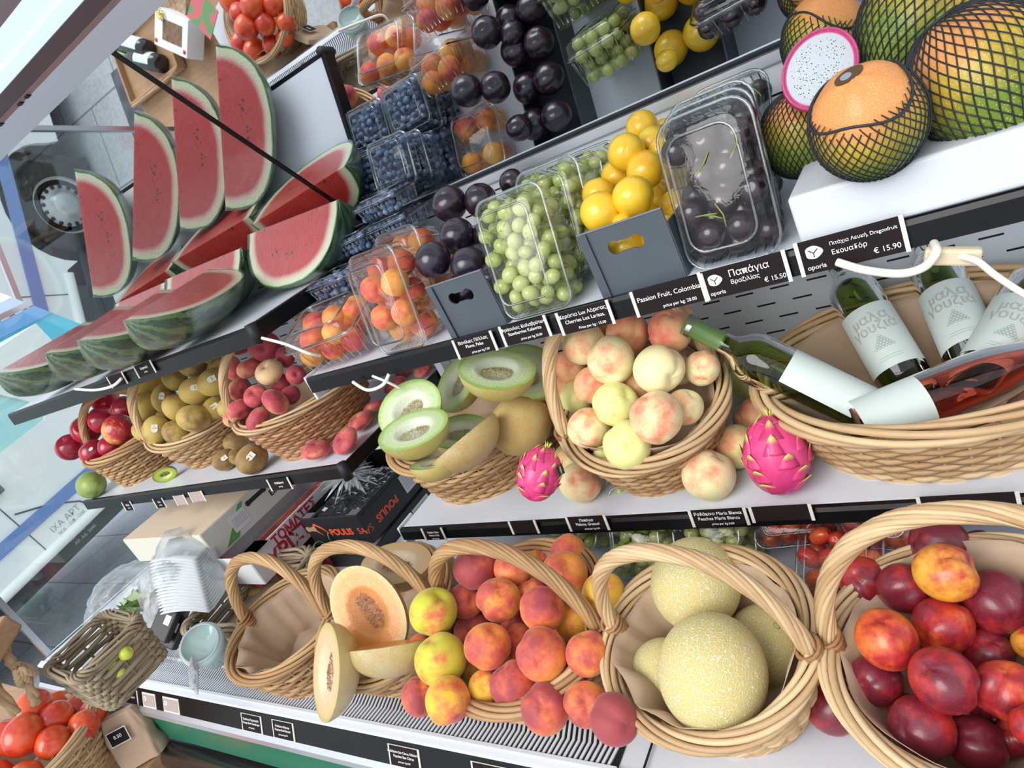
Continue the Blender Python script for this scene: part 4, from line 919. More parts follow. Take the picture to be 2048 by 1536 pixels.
# wine bottles
def glass(name, col, rough=.0, thick=1.0):
    t = NT(name); t.set(base=col, rough=.03, trans=1.0, ior=1.33, spec=.6, coat=.5); return t.m
BG = glass('olive_bottle_glass', (.16, .24, .03)); BGL = glass('light_green_bottle_glass', (.24, .32, .03)); ROSE = glass('rose_wine', (.80, .16, .10)); NECK = glass('green_bottle_neck', (.10, .30, .03))
FOIL = plain('clear_green_capsule', (.12, .24, .06), .3, coat=.5); FOILG = plain('grey_capsule', (.55, .56, .52), .3, .3)
LAB = plain('cream_wine_label', (.64, .72, .68), .55); INKS = plain('silver_lettering', (.60, .60, .54), .4, .3); INKG = plain('grey_print', (.40, .44, .42), .6)
def bottle(label, M, glassm=BG, neckm=None, sloped=False, text=True, lab0=.045, lab1=.150, face=0, capm=None):
    """standing on its base at the origin, axis z"""
    e = empty('wine_bottle', M=M); tag(e, label, 'wine bottle'); R = .0375
    if sloped: pr = [(0, .004), (.030, .0), (R, .006), (R, .15), (.036, .175), (.028, .215), (.018, .25), (.0145, .275), (.0142, .315), (.016, .317), (.016, .325), (0, .325)]
    else: pr = [(0, .004), (.030, 0), (R, .005), (R, .188), (.0365, .198), (.031, .212), (.022, .222), (.0160, .232), (.0145, .25), (.0140, .292), (.0165, .294), (.0165, .303), (0, .303)]
    MB().lathe(pr, 36).build('glass', glassm, e)
    top = pr[-1][1]
    MB().lathe([(.0150, top - .062), (.0152, top - .012), (.0172, top - .010), (.0172, top + .001), (0, top + .0015)], 28).build('capsule', capm or FOIL, e)
    MB().lathe([(.0174, top - .011), (.0176, top - .007), (.0174, top - .004)], 28).build('capsule_ring', STEEL, e)
    fa = face
    def L(u, v): a = fa - 1.30 + 2.60 * v; z = lab0 + (lab1 - lab0) * u; return Vector(((R + .0006) * sin(a), -(R + .0006) * cos(a), z))
    MB().grid(L, 2, 24).build('label', LAB, e)
    def wrap(body, size, z, mat, **k):
        me = text_mesh(body, size, **k).copy()
        for v in me.vertices: x, y = v.co.x, v.co.y; a = fa + x / R; rr = R + .0009 + v.co.z; v.co = (rr * sin(a), -rr * cos(a), z + y)
        me.materials.clear(); me.materials.append(mat); link('label_print', me, e)
    if text:
        zc = (lab0 + lab1) / 2; wrap('μαλα', .021, zc + .030, INKS, bold=.0003); wrap('γουζιά', .021, zc + .013, INKS, bold=.0003)
        # bunch of grapes motif and fine print lines
        m = MB(); q = random.Random(4)
        for i in range(6):
            for j in range(i + 1):
                x = (j - i / 2) * .0048; z = zc - .004 - (5 - i) * .0 - i * .0036 + .002; a = fa + x / R; p = Vector(((R + .001) * sin(a), -(R + .001) * cos(a), z)); m.tube([p + Vector((cos(t) * .0019 * cos(a), cos(t) * .0019 * sin(a), sin(t) * .0019)) for t in [2 * pi * k_ / 8 for k_ in range(8)]], .0003, 3, True)
        m.build('label_motif', INKG, e)
        for dz, w_ in ((-.036, .030), (-.040, .034)):
            m = MB(); m.grid(lambda u, v: Vector(((R + .0009) * sin(fa + (v - .5) * w_ / R), -(R + .0009) * cos(fa + (v - .5) * w_ / R), zc + dz + u * .0008)), 1, 10); m.build('label_line', INKG, e)
    return e
def bottle_M(p0, p1, face=(0, 0, 1)):
    """base at p0, neck towards p1; label turned towards the street"""
    z = (p1 - p0).normalized(); q = -(p0 + p1).normalized(); q = (q - z * q.dot(z)).normalized(); x = (-q).cross(z) * 1.0
    y = -q; x = y.cross(z).normalized(); M = Matrix((x, y, z)).transposed().to_4x4(); M.translation = p0; return M
bottle('dark wine bottle standing upright, second from left in the basket, neck at the shelf edge', bottle_M(at(1832, 798, depth=1.01), at(1692, 560, depth=1.12)), BG, capm=FOIL)
bottle('dark wine bottle standing at the back centre of the basket', bottle_M(at(1968, 758, depth=.965), at(1852, 500, depth=1.10)), BG, capm=FOIL)
bottle('dark wine bottle at the right edge of the photo, leaning right', bottle_M(at(1945, 790, depth=.930), at(2085, 545, depth=.99)), BG)
bottle('light green wine bottle lying with its neck over the left rim of the basket', bottle_M(at(1775, 850, depth=.96), at(1420, 672, depth=1.04)), BGL, text=False, capm=plain('pale_green_capsule', (.12, .22, .06), .3, coat=.6), lab0=.030, lab1=.150, face=.95)
bottle('rosé wine bottle lying across the front of the basket', bottle_M(at(1712, 858, depth=.935), at(2110, 700, depth=.885)), ROSE, sloped=True, text=False, lab0=.004, lab1=.088)

# ------------------------------------------------------------------ left shelves: apples, kiwis, flat peaches
BAP = BM(-2.151, .93, -.376, 12, 2)
basket('small wicker basket full of red apples, at the left end of the lower left shelf', BAP, .130, .120, .107, W_HONEY, nst=32, rows=11, rim=(5, .0052, 2), strand=.003, handle=(.15, .011, 8, 1.2, .3, .02, .9))
liner('brown paper under the red apples', BAP, .130, .120, .107, top=-.01, seed=12, fill=.6)
BKI = BM(-1.792, .955, -.362, 36, 12)
basket('wicker basket heaped with golden kiwis, middle of the lower left shelf', BKI, .140, .125, .107, W_HONEY, nst=32, rows=11, rim=(5, .0050, 2), strand=.003, handle=(.17, .012, 8, 1.2, .2, .02, .9), hmat=W_LIGHT)
liner('brown paper under the golden kiwis', BKI, .140, .125, .107, top=-.01, seed=13, fill=.6)
BFP = BM(-1.335, .945, -.365, 50, 5)
basket('wicker basket heaped with flat peaches, right end of the lower left shelf', BFP, .155, .130, .112, W_RED, nst=38, rows=14, rim=(4, .0040, 2), strand=.0026, handle=(.17, .010, 7, 1.2, 0, .02, .9), hmat=W_LIGHT)
liner('brown paper under the flat peaches', BFP, .155, .130, .112, top=-.01, seed=14, fill=.6)
def c4(x, y, r, *k): return (x / 2.926, 500 + y / 2.926, r / 2.926, *k)
AR = (.62, .03, .05)
rows = [c4(605, 862, 84, .02, AR, .75, 'bright red'), c4(735, 928, 76, .025, AR, .7, 'half-hidden red'), c4(597, 990, 80, .0, AR, .65, 'pinkish red'), c4(502, 1050, 84, 0, AR, .75, 'red'), c4(700, 1052, 93, -.02, (.80, .45, .12), .72, 'yellow-topped'),
        c4(408, 1152, 78, 0, AR, .95, 'dark red', None), c4(543, 1180, 76, -.01, AR, .8, 'red', 'round'), c4(645, 1152, 66, .01, AR, .85, 'red half-hidden')]
heap('apple', 'red_apple', 'apple', .072, rows, 'in the left shelf basket', 'red apples', 'apple', plane=((-2.14, .88, -.345), (.1, -.62, .78)))
KG, KB = (.56, .40, .10), (.42, .29, .10)
rows = [c4(865, 775, 86, .01, (.62, .42, .07), .12, 'bright golden', None), c4(840, 915, 80, 0, KG, .3, 'stickered golden', 'kiwi'), c4(918, 1062, 80, -.01, KG, .35, 'stickered', 'kiwi'), c4(1022, 742, 72, .01, KG, .35, 'golden'),
        c4(1128, 672, 74, .01, KG, .45, 'dimpled'), c4(1148, 822, 82, 0, KG, .3, 'stickered golden', 'kiwi'), c4(1255, 772, 82, .02, KG, .4, 'stickered', 'kiwi'), c4(1290, 700, 74, .03, KG, .5, 'shaded'), c4(1210, 655, 64, .05, KG, .4, 'half-hidden'),
        c4(960, 868, 70, .03, KG, .5, 'half-hidden', 'kiwi'), c4(1040, 925, 76, 0, KG, .3, 'golden'), c4(1135, 985, 80, -.01, KG, .45, 'brownish'), c4(1033, 1072, 70, -.005, KG, .5, 'brownish'), c4(1262, 925, 68, .02, KG, .35, 'stickered', 'kiwi'),
        c4(1335, 925, 62, .03, KG, .35, 'golden'), c4(838, 1062, 56, .02, KG, .5, 'half-hidden'), c4(950, 960, 50, .04, KB, .5, 'deep-set')]
heap('kiwi', 'golden_kiwi', 'kiwi', .055, rows, 'on the shelf basket', 'golden kiwis in the basket', 'kiwi', plane=((-1.78, .90, -.33), (.1, -.62, .78)))
for x, y, r, lb, st in [(1322, 1108, 56, 'golden kiwi lying loose, touching the right side of the kiwi basket, uppermost', None), (1388, 1122, 66, 'golden kiwi lying loose against the flat peach basket', None), (1318, 1228, 62, 'stickered kiwi lying loose at the front between the baskets', 'kiwi'), (1392, 1205, 50, 'kiwi half hidden between two loose kiwis', None), (1475, 1222, 86, 'large brown kiwi lying loose in front of the flat peach basket', 'kiwi'), (918, 1205, 56, 'kiwi lying behind the cut kiwi, between the apple and kiwi baskets', None)]:
    q = c4(x, y, r); loose('kiwi', 'golden_kiwi', q[0], q[1], q[2], SAL, (*KB, .55), lb, 'kiwi', 'kiwis lying loose on the shelf', st, rot=Quaternion((1, rnd.uniform(.6, 1), rnd.uniform(-.6, .6), 0)).normalized())
FPc = (.78, .35, .16)
rows = [c4(1545, 560, 98, .0, FPc, .95, 'dark pink'), c4(1575, 714, 88, -.01, (.74, .52, .26), .30, 'beige'), c4(1465, 690, 84, 0, FPc, .6, 'pink'), c4(1362, 690, 74, .01, FPc, .6, 'coral'), c4(1400, 555, 72, .02, (.85, .25, .15), .9, 'bright pink'),
        c4(1402, 818, 70, 0, FPc, .7, 'rosy'), c4(1497, 855, 75, -.01, FPc, .75, 'rosy'), c4(1612, 888, 88, -.02, FPc, .62, 'round-faced'), c4(1402, 932, 72, .0, FPc, .7, 'red'), c4(1508, 992, 82, -.01, FPc, .7, 'red'), c4(1365, 985, 62, .0, FPc, .62, 'pink and yellow'),
        c4(1668, 628, 66, .02, FPc, .95, 'dark'), c4(1732, 730, 60, .02, FPc, .95, 'dark'), c4(1700, 850, 62, .02, FPc, .95, 'dark'), c4(1640, 780, 66, .04, FPc, 1.0, 'deep-set dark')]
heap('flat_peach', 'flat_peach', 'peach', .062, rows, 'in the left shelf basket', 'flat peaches in the basket', 'flat peach', bias=-.02, plane=((-1.32, .885, -.33), (.1, -.62, .78)))
for x, y, r, lb in [(661, 843, 40, 'large flat peach lying loose on the shelf, right of the basket'), (632, 899, 31, 'leftmost loose flat peach at the shelf front'), (690, 882, 32, 'pale-cheeked loose flat peach at the very front of the shelf'), (720, 842, 28, 'loose flat peach right of the large one'), (749, 813, 25, 'loose flat peach half behind the melon basket, lower one'), (790, 770, 26, 'loose flat peach under the cable, next to the shelf end'), (845, 738, 22, 'loose flat peach farthest back by the panel'), (805, 742, 18, 'small loose flat peach behind the white cable')]:
    loose('flat_peach', 'flat_peach', x, y, r, SAL, (*FPc, rnd.uniform(.55, .95)), lb, 'peach', 'flat peaches lying loose on the shelf', scale=(1, 1, .72), rot=Quaternion((1, rnd.uniform(-.3, .3), rnd.uniform(-.3, .3), rnd.uniform(-2, 2))).normalized())
loose('mango', 'green_mango', 181, 969, 27, SAL, (.30, .40, .10, .35), 'green mango with a purple sticker at the far left end of the shelf', 'mango', None, 'dot', rot=Quaternion((1, .2, .9, .1)).normalized())
ck = half_melon('halved kiwi with green flesh lying at the front edge of the lower left shelf', LM(330, 950, 1.90, (.30, .55, .85), (1, -.42, 0)), .022, 1.5, rindm=MAT['kiwi'], fleshm=flesh('kiwi_flesh', (.36, .48, .04), (.42, .55, .05), (.62, .68, .2), (.25, .17, .05), 1.4), seedm=DBLACK, name='halved_kiwi', wrap=False)
for ch in ck.children: ch.color = (*KB, .5)
ck['category'] = 'kiwi'
# ------------------------------------------------------------------ watermelon pieces on the upper left shelf
def wm_flesh():
    t = NT('watermelon_flesh'); x, y, z = t.xyz()
    r2 = t.math('SQRT', t.math('ADD', t.math('MULTIPLY', x, x), t.math('MULTIPLY', z, z)))
    r = t.math('POWER', t.math('ADD', t.math('POWER', r2, 2.5), t.math('POWER', t.math('ABSOLUTE', y), 2.5)), .4)
    r = t.math('ADD', r, t.math('MULTIPLY', t.math('SUBTRACT', t.noise(4, 4), .5), .05))
    n = t.noise(5, 5, .65); red = t.mix(n, (.50, .018, .014), (.66, .07, .05))
    sv = t.map(t.obj(), sc=(11, 16, 11)); s = t.step(t.voro(1, 'F1', vec=sv), .24, .33, 1, 0); zone = t.math('MULTIPLY', t.step(r, .40, .50), t.step(r, .66, .56)); q = t.step(t.noise(3.5, 2), .46, .52)
    c = t.mix(t.math('MULTIPLY', t.math('MULTIPLY', s, zone), q), red, (.10, .02, .012))
    c = t.mix(t.step(r, .80, .90), c, (.82, .62, .50)); c = t.mix(t.step(r, .88, .93), c, (.74, .78, .48)); c = t.mix(t.step(r, .965, .985), c, (.05, .16, .03))
    t.set(base=c, rough=.28, coat=.3, coatr=.12, sss=.15, sssr=(.2, .05, .03), ssss=.1); t.bump(t.noise(28, 4), .22, .02); return t.m
def wm_rind():
    t = NT('watermelon_rind'); x, y, z = t.xyz(); a = t.math('ARCTAN2', z, x); nz = t.noise(5, 4)
    w = t.math('SINE', t.math('ADD', t.math('MULTIPLY', a, 14), t.math('MULTIPLY', nz, 6)))
    t.set(base=t.mix(t.step(w, .0, .7), (.010, .045, .010), (.075, .17, .035)), rough=.35, coat=.2); t.bump(t.noise(12, 3), .1, .02); return t.m
WMF, WMR = wm_flesh(), wm_rind()
def watermelon(label, p0, p1, xdir, bw, bh, wrap=True, fat=2.5):
    """quarter piece: its straight edge runs from p0 to p1, one cut face spreads towards xdir"""
    p0, p1 = Vector(p0), Vector(p1); y = (p1 - p0).normalized(); x = Vector(xdir); x = (x - y * x.dot(y)).normalized(); z = x.cross(y); a = (p1 - p0).length / 2
    M = Matrix((x, y, z)).transposed().to_4x4(); M.translation = (p0 + p1) / 2; M = M @ Matrix.Diagonal((bw, a, bh, 1))
    e = empty('watermelon_piece', M=M); tag(e, label, 'watermelon', 'watermelon pieces')
    s = lambda t: max(0, 1 - abs(t) ** fat) ** (1 / fat); T = [-cos(pi * i / 26) for i in range(27)]
    m = MB(); n = 12
    vv = [Vector((s(t) * cos(k / n * pi / 2), t, -s(t) * sin(k / n * pi / 2))) for t in T for k in range(n + 1)]
    m.add(vv, [(i * (n + 1) + k, (i + 1) * (n + 1) + k, (i + 1) * (n + 1) + k + 1, i * (n + 1) + k + 1) for i in range(26) for k in range(n)]); m.build('rind', WMR, e)
    m = MB()
    for f in (0, 1):
        vv = []
        for t in T:
            for k in range(9): q = k / 8 * s(t); vv.append(Vector((q, t, .0)) if f == 0 else Vector((0, t, -q)))
        m.add(vv, [(i * 9 + k, i * 9 + k + 1, (i + 1) * 9 + k + 1, (i + 1) * 9 + k) for i in range(26) for k in range(8)])
    m.build('flesh', WMF, e, False)
    if wrap:
        m = MB(); k2 = 1.02
        vv = [Vector((s(t) * cos(k / n * pi / 2) * k2, t * k2, -s(t) * sin(k / n * pi / 2) * k2 + .02)) + Vector((1, .3, 1)) * .02 * noise.noise(Vector((t * 5, k * .8, bw * 90))) for t in T for k in range(n + 1)]
        m.add(vv, [(i * (n + 1) + k, (i + 1) * (n + 1) + k, (i + 1) * (n + 1) + k + 1, i * (n + 1) + k + 1) for i in range(26) for k in range(n)])
        vv = [Vector((q / 8 * s(t) * k2, t * k2, .022 + .012 * noise.noise(Vector((t * 6, q * .7, bw * 50))))) for t in T for q in range(9)]
        m.add(vv, [(i * 9 + k, i * 9 + k + 1, (i + 1) * 9 + k + 1, (i + 1) * 9 + k) for i in range(26) for k in range(8)])
        m.build('cling_wrap', WRAP, e)
    return e
XF = (1, -.05, -.36)
watermelon('front watermelon piece at the right, over the black shelf edge', (-1.345, .705, -.052), (-1.505, 1.03, -.050), (1, .10, -.36), .132, .100)
watermelon('front watermelon piece second from right, radiating rind stripes showing', (-1.535, .700, -.050), (-1.705, 1.02, -.045), XF, .135, .108)
watermelon('front watermelon piece third from right', (-1.722, .710, -.046), (-1.955, 1.03, -.035), XF, .130, .108)
watermelon('leftmost watermelon piece, cut off by the left edge of the photo', (-2.090, .735, -.040), (-2.240, 1.07, -.035), XF, .150, .115)
watermelon('watermelon piece with glaring wet face, back row beside the blueberry packs', (-1.395, 1.100, -.022), (-1.065, 1.075, -.038), (0, -.62, -.78), .150, .10)
watermelon('back row watermelon piece left of the one beside the blueberries, rind end right', (-1.770, 1.09, -.030), (-1.415, 1.075, -.040), (0, -.62, -.78), .150, .10)
watermelon('back row watermelon piece farthest left, mostly behind the front pieces', (-2.12, 1.12, -.030), (-1.80, 1.10, -.035), (0, -.62, -.78), .145, .10)

# ------------------------------------------------------------------ upper right shelf
def proj(p): p = Vector(p); f_ = -AX.z * -1; w = Vector((AX.z * p.x + AY.z * p.y + AZ.z * p.z, 0, 0))[0]; return (1024 + FPX * (AX.x * p.x + AY.x * p.y + AZ.x * p.z) / w, 768 + FPX * (AX.y * p.x + AY.y * p.y + AZ.y * p.z) / w)
def rank(objs, look, where, h):
    P = [proj(o.matrix_world.translation) for o in objs]; idx = sorted(range(len(objs)), key=lambda i: P[i][1]); rws = []
    for i in idx:
        if rws and P[i][1] - P[rws[-1][0]][1] < h: rws[-1].append(i)
        else: rws.append([i])
    for a, rw in enumerate(rws):
        rw.sort(key=lambda i: P[i][0])
        for b, i in enumerate(rw):
            rr = 'bottom' if a == len(rws) - 1 and a > 0 else (ROWW[a + 1] if a < 9 else 'tenth')
            pos = 'alone in' if len(rw) == 1 else ((ORD[b + 1] if b < 9 else ['tenth', 'eleventh', 'twelfth', 'thirteenth', 'fourteenth', 'fifteenth', 'sixteenth'][min(b - 9, 6)] + ' from left') if b < len(rw) - 1 or b == 0 else 'rightmost') + ' of'
            objs[i]['label'] = f"{look} {where}, {pos} its {rr} row"
def fill(kind, name, M, w, d, h, r, cols, blush, cat, group, look, where, seed=1, top=99, jit=.12, hh=30, z0=.004, scale=(1, 1, 1)):
    q = random.Random(seed); out = []
    for p in pack_points(w, d, h, r, seed=seed, jit=jit)[:top]:
        rr = r * q.uniform(.93, 1.03); pos = M @ (p + Vector((0, 0, z0)))
        o = place_fruit(kind, name, pos, rr, (*q.choice(cols), q.uniform(*blush)), look, cat, group, scale=scale); out.append(o)
    rank(out, look, where, hh); return out
def standing(x, y, d, tilt=74, yaw=0, base=SB, sink=0.0): return BM(x, y, base + d / 2 * sin(radians(tilt)) * .84 + .003 - sink, yaw, tilt)
AO = [(.86, .36, .05), (.84, .30, .05), (.88, .42, .08)]
def apricot_pack(label, M, where, seed, w=.112, d=.172, h=.062, hl=.026, n=99):
    clampack(label, M, w, d, h, hl, 'clear packs of apricots')
    fill('apricot', 'apricot', M, w * .88, d * .90, h + hl * .6, .0238, AO, (.25, .75), 'apricot', 'apricots packed in clear boxes', 'orange apricot', where, seed, n, hh=26)
apricot_pack('clear pack of apricots lying flat, frontmost left on the upper right shelf', BM(-1.02, .862, SB + .016, 8, 14), 'in the flat left pack', 3, w=.172, d=.116, h=.058)
apricot_pack('clear pack of apricots standing upright, touching the grey plum box', standing(-.822, .880, .172, 78, -4), 'in the front upright pack', 5)
apricot_pack('second upright clear pack of apricots, behind the front upright one', standing(-.850, .985, .172, 76, -6), 'in the middle pack', 7, n=20)
apricot_pack('rearmost clear pack of apricots, under the mirror', BM(-.860, 1.105, SB + .002, 3, 4), 'in the rearmost pack', 9, w=.12, d=.13, n=14)
# blueberries: four stacks of low clear packs
for si, (x, y, n, wh) in enumerate([(-1.085, .988, 3, 'front left stack'), (-.972, .990, 3, 'front right stack'), (-1.090, 1.096, 4, 'rear left stack'), (-.975, 1.100, 5, 'rear right stack')]):
    for k in range(n):
        pos = 'top' if k == n - 1 else ('bottom' if k == 0 else ['', 'second', 'third', 'fourth'][k] + ' from bottom')
        M = BM(x + rnd.uniform(-.004, .004), y + rnd.uniform(-.004, .004), SB + .002 + k * .046, rnd.uniform(-5, 5), 0)
        clampack(f'clear pack of blueberries, {pos} pack in the {wh} by the watermelon', M, .112, .100, .030, .012, 'clear packs of blueberries', r=.012, ribs=(k >= n - 2))
        blueberries(f'blueberries in the {pos} pack of the {wh}', M @ Matrix.Translation((0, 0, .002)), .098, .086, .036, seed=k % 3)
# dark grey carton boxes with hand holes
BOXG = plain('slate_grey_carton', (.075, .090, .110), .5, nz=.15, nscale=8); BOXE = plain('grey_carton_edge', (.20, .22, .25), .6)
def bone(cx, cy, w, r):
    p = []
    for i in range(13): a = radians(50 + 260 * i / 12); p.append((cx - w + r * cos(a), cy + r * sin(a)))
    for i in range(13): a = radians(-130 + 260 * i / 12); p.append((cx + w + r * cos(a), cy + r * sin(a)))
    return p
def carton(label, x0, x1, y0, y1, h, z=SB):
    e = empty('fruit_carton', ((x0 + x1) / 2, (y0 + y1) / 2, z)); tag(e, label, 'box', 'slate grey fruit cartons'); w = x1 - x0; d = y1 - y0
    lp = [(-w / 2, 0), (w / 2, 0), (w / 2, h), (-w / 2, h)]
    f = link('front_panel', curve_mesh([lp, bone(0, h * .68, w * .13, .0095)], .003), e, M=TRS((0, -d / 2, .0), (pi / 2, 0, 0))); f.data.materials.append(BOXG)
    b = link('back_panel', curve_mesh([lp, bone(0, h * .68, w * .13, .0095)], .003), e, M=TRS((0, d / 2, .0), (pi / 2, 0, 0))); b.data.materials.append(BOXG)
    for s in (-1, 1): bevel(MB().box((s * w / 2, 0, h * .40), (.003, d, h * .8)).build('side_panel', BOXG, e, False), .0005)
    MB().box((0, 0, .002), (w, d, .003)).build('bottom_panel', BOXG, e, False)
    MB().add([(-w / 2, -d / 2 - .002, h), (-w / 2 + .014, -d / 2 - .005, h), (-w / 2 + .014, -d / 2 - .005, 0), (-w / 2, -d / 2 - .002, 0)], [(0, 1, 2, 3)]).build('folded_flap', BOXG, e, False)
    MB().box((0, -d / 2 - .0005, h + .0006), (w, .0045, .0012)).build('cut_edge', BOXE, e, False); return e
carton('slate grey box of dark plums with a hand hole', -.728, -.617, .808, 1.165, .090)
carton('slate grey box of yellow plums with a hand hole', -.452, -.332, .808, 1.165, .092)
def by_y(kind, name, rows, col, cat, group, look, where):
    out = []
    for px, py, pr, y, al in rows:
        p = at(px, py, y=y); zc = AX.z * p.x + AY.z * p.y + AZ.z * p.z
        out.append(place_fruit(kind, name, p, pr / FPX * zc, (*col, al), look, cat, group))
    rank(out, look, where, 30); return out
PC = (.022, .014, .030)
by_y('plum', 'dark_plum', [(899, 408, 35, 1.03, .6), (961, 401, 33, 1.045, .7), (1026, 366, 27, 1.13, .6), (915, 473, 36, .94, .5), (975, 470, 30, .96, .8), (866, 520, 36, .865, .6), (938, 530, 36, .865, .3)], PC, 'plum', 'dark plums piled on the box', 'black plum', 'heaped on the left grey box')
for i, (x, y, z) in enumerate([(-.70, .86, -.235), (-.645, .86, -.235), (-.70, .925, -.215), (-.645, .93, -.205), (-.70, .985, -.20), (-.645, .995, -.195), (-.70, 1.055, -.205), (-.645, 1.06, -.195), (-.703, 1.125, -.195), (-.646, 1.13, -.185)]):
    place_fruit('plum', 'dark_plum', (x, y, z), .029, (*PC, .6), f"{['left', 'right'][i % 2]} black plum of the {['front', 'second', 'third', 'fourth', 'rear'][i // 2]} pair down inside the left grey box", 'plum', 'dark plums down in the box')
YC = (.90, .56, .03)
by_y('yellow_plum', 'yellow_plum', [(1201, 425, 40, .855, .35), (1266, 393, 41, .865, .35), (1197, 390, 33, .93, .25), (1253, 306, 38, .97, .25), (1235, 352, 32, .99, .2), (1290, 340, 37, .955, .3), (1284, 254, 32, 1.075, .25), (1303, 284, 31, 1.02, .25), (1331, 258, 22, 1.13, .3), (1322, 300, 26, 1.0, .3), (1245, 446, 20, .845, .3)], YC, 'plum', 'yellow plums piled on the box', 'yellow plum', 'heaped on the right grey box')
for i, (x, y, z) in enumerate([(-.42, .86, -.245), (-.365, .86, -.25), (-.42, .94, -.24), (-.362, .94, -.24), (-.42, 1.02, -.235), (-.362, 1.02, -.23), (-.42, 1.10, -.225), (-.362, 1.10, -.215)]):
    place_fruit('yellow_plum', 'yellow_plum', (x, y, z), .029, (*YC, .3), f"{['left', 'right'][i % 2]} yellow plum of the {['front', 'second', 'third', 'rear'][i // 2]} pair down inside the right grey box", 'plum', 'yellow plums down in the box')
# grapes
def grape_pack(label, glabel, M, seed, w=.115, d=.175, h=.060, hl=.026, cap=95, grp='clear packs of green grapes'):
    clampack(label, M, w, d, h, hl, grp); grapes(glabel, M @ Matrix.Translation((0, 0, .004)), w * .88, d * .90, h + hl * .78, seed=seed, cap=cap, group='green grapes in clear packs')
grape_pack('front clear pack of green grapes standing upright on the upper shelf', 'green grapes in the front pack on the upper shelf', standing(-.548, .880, .175, 74, 0), 1)
grape_pack('second clear pack of green grapes, directly behind the front one', 'green grapes in the second pack on the upper shelf', standing(-.535, .985, .175, 72, -3), 2, cap=80)
grape_pack('rearmost pack of green grapes on the upper shelf, under the mirror', 'green grapes in the rearmost upper shelf pack', standing(-.520, 1.09, .16, 66, -4), 3, d=.15, cap=80)
# dark cherries
CH = fruit_skin('cherry_skin', (.022, .005, .009), (.010, .004, .007), .2, coat=.5, sss=0); MAT['cherry'] = CH
FM['cherry'] = sph(lambda t, p: 1 - .12 * exp(-(t / .3) ** 2), 18, 14).mesh('cherry', CH)
def cherry_pack(label, M, where, seed, n=99, w=.118, d=.185, h=.040, hl=.022):
    clampack(label, M, w, d, h, hl, 'clear packs of dark cherries', r=.026)
    out = fill('cherry', 'dark_cherry', M, w * .92, d * .93, h + hl * .8, .0178, [(.026, .006, .010)], (.4, .9), 'cherry', 'dark cherries in clear packs', 'dark cherry', where, seed, 400, .2, 24)
    out.sort(key=lambda o: -(M.inverted() @ o.matrix_world.translation).z)
    for o in out[n:]: bpy.data.objects.remove(o)
    rank(out[:n], 'dark cherry', where, 24)
    q = random.Random(seed)
    for i in range(5):
        a = Vector((q.uniform(-.035, .035), q.uniform(-.07, .07), h + hl * .9)); b_ = a + Vector((q.uniform(-.03, .03), q.uniform(-.03, .03), .003))
        tag(MB().tube([a, (a + b_) / 2 + Vector((.004, 0, .002)), b_], .0009, 5).build('cherry_stalk', SM, None, M=M), f"green cherry stalk {['near the top left', 'near the middle', 'near the right side', 'low down', 'at the upper edge'][i]} {where}", 'cherry stalk')
for k, (y, n, wh) in enumerate([(.872, 64, 'in the front cherry pack'), (.930, 22, 'in the second cherry pack'), (.988, 22, 'in the third cherry pack'), (1.09, 24, 'in the rearmost cherry pack')]):
    cherry_pack(['front clear pack of dark cherries standing on the upper shelf edge', 'second clear pack of dark cherries, right behind the front one', 'third clear pack of dark cherries in the leaning row', 'rearmost clear pack of dark cherries, seen in the mirror'][k], standing(-.266 - .010 * k, y, .185, 76 if k < 3 else 55, -3), wh, 20 + k, n)
# white foam box with papayas in black nets
FOAM = plain('white_wrapped_foam', (.66, .68, .73), .55, nz=.05, nscale=6, bump=.08)
fb = MB().box((.30, .958, SB + .0305), (.985, .318, .057)).build('foam_box', FOAM, None, False); bevel(fb, .005, 3); tag(fb, 'long white paper-wrapped box on the upper shelf, under the papayas', 'box')
def papm():
    t = NT('papaya_skin'); x, y, z = t.xyz(); n = t.noise(2.2, 3); g_ = t.math('ADD', z, t.math('MULTIPLY', n, .7))
    c = t.mix(t.step(g_, -.10, .65), (.16, .24, .02), (.55, .38, .04)); c = t.mix(t.step(g_, .55, 1.05), c, (.76, .30, .09)); s = t.step(t.voro(26, 'F1'), .18, .34, .45, 0); c = t.mix(s, c, (.92, .60, .30))
    t.set(base=c, rough=.42, coat=.1, spec=.4); t.bump(t.voro(26, 'F1'), .12, .01); return t.m
PAP = papm(); NET = plain('black_foam_net', (.018, .024, .030), .55); GOLD = plain('dark_gold_foil_sticker', (.16, .09, .05), .12, .9)
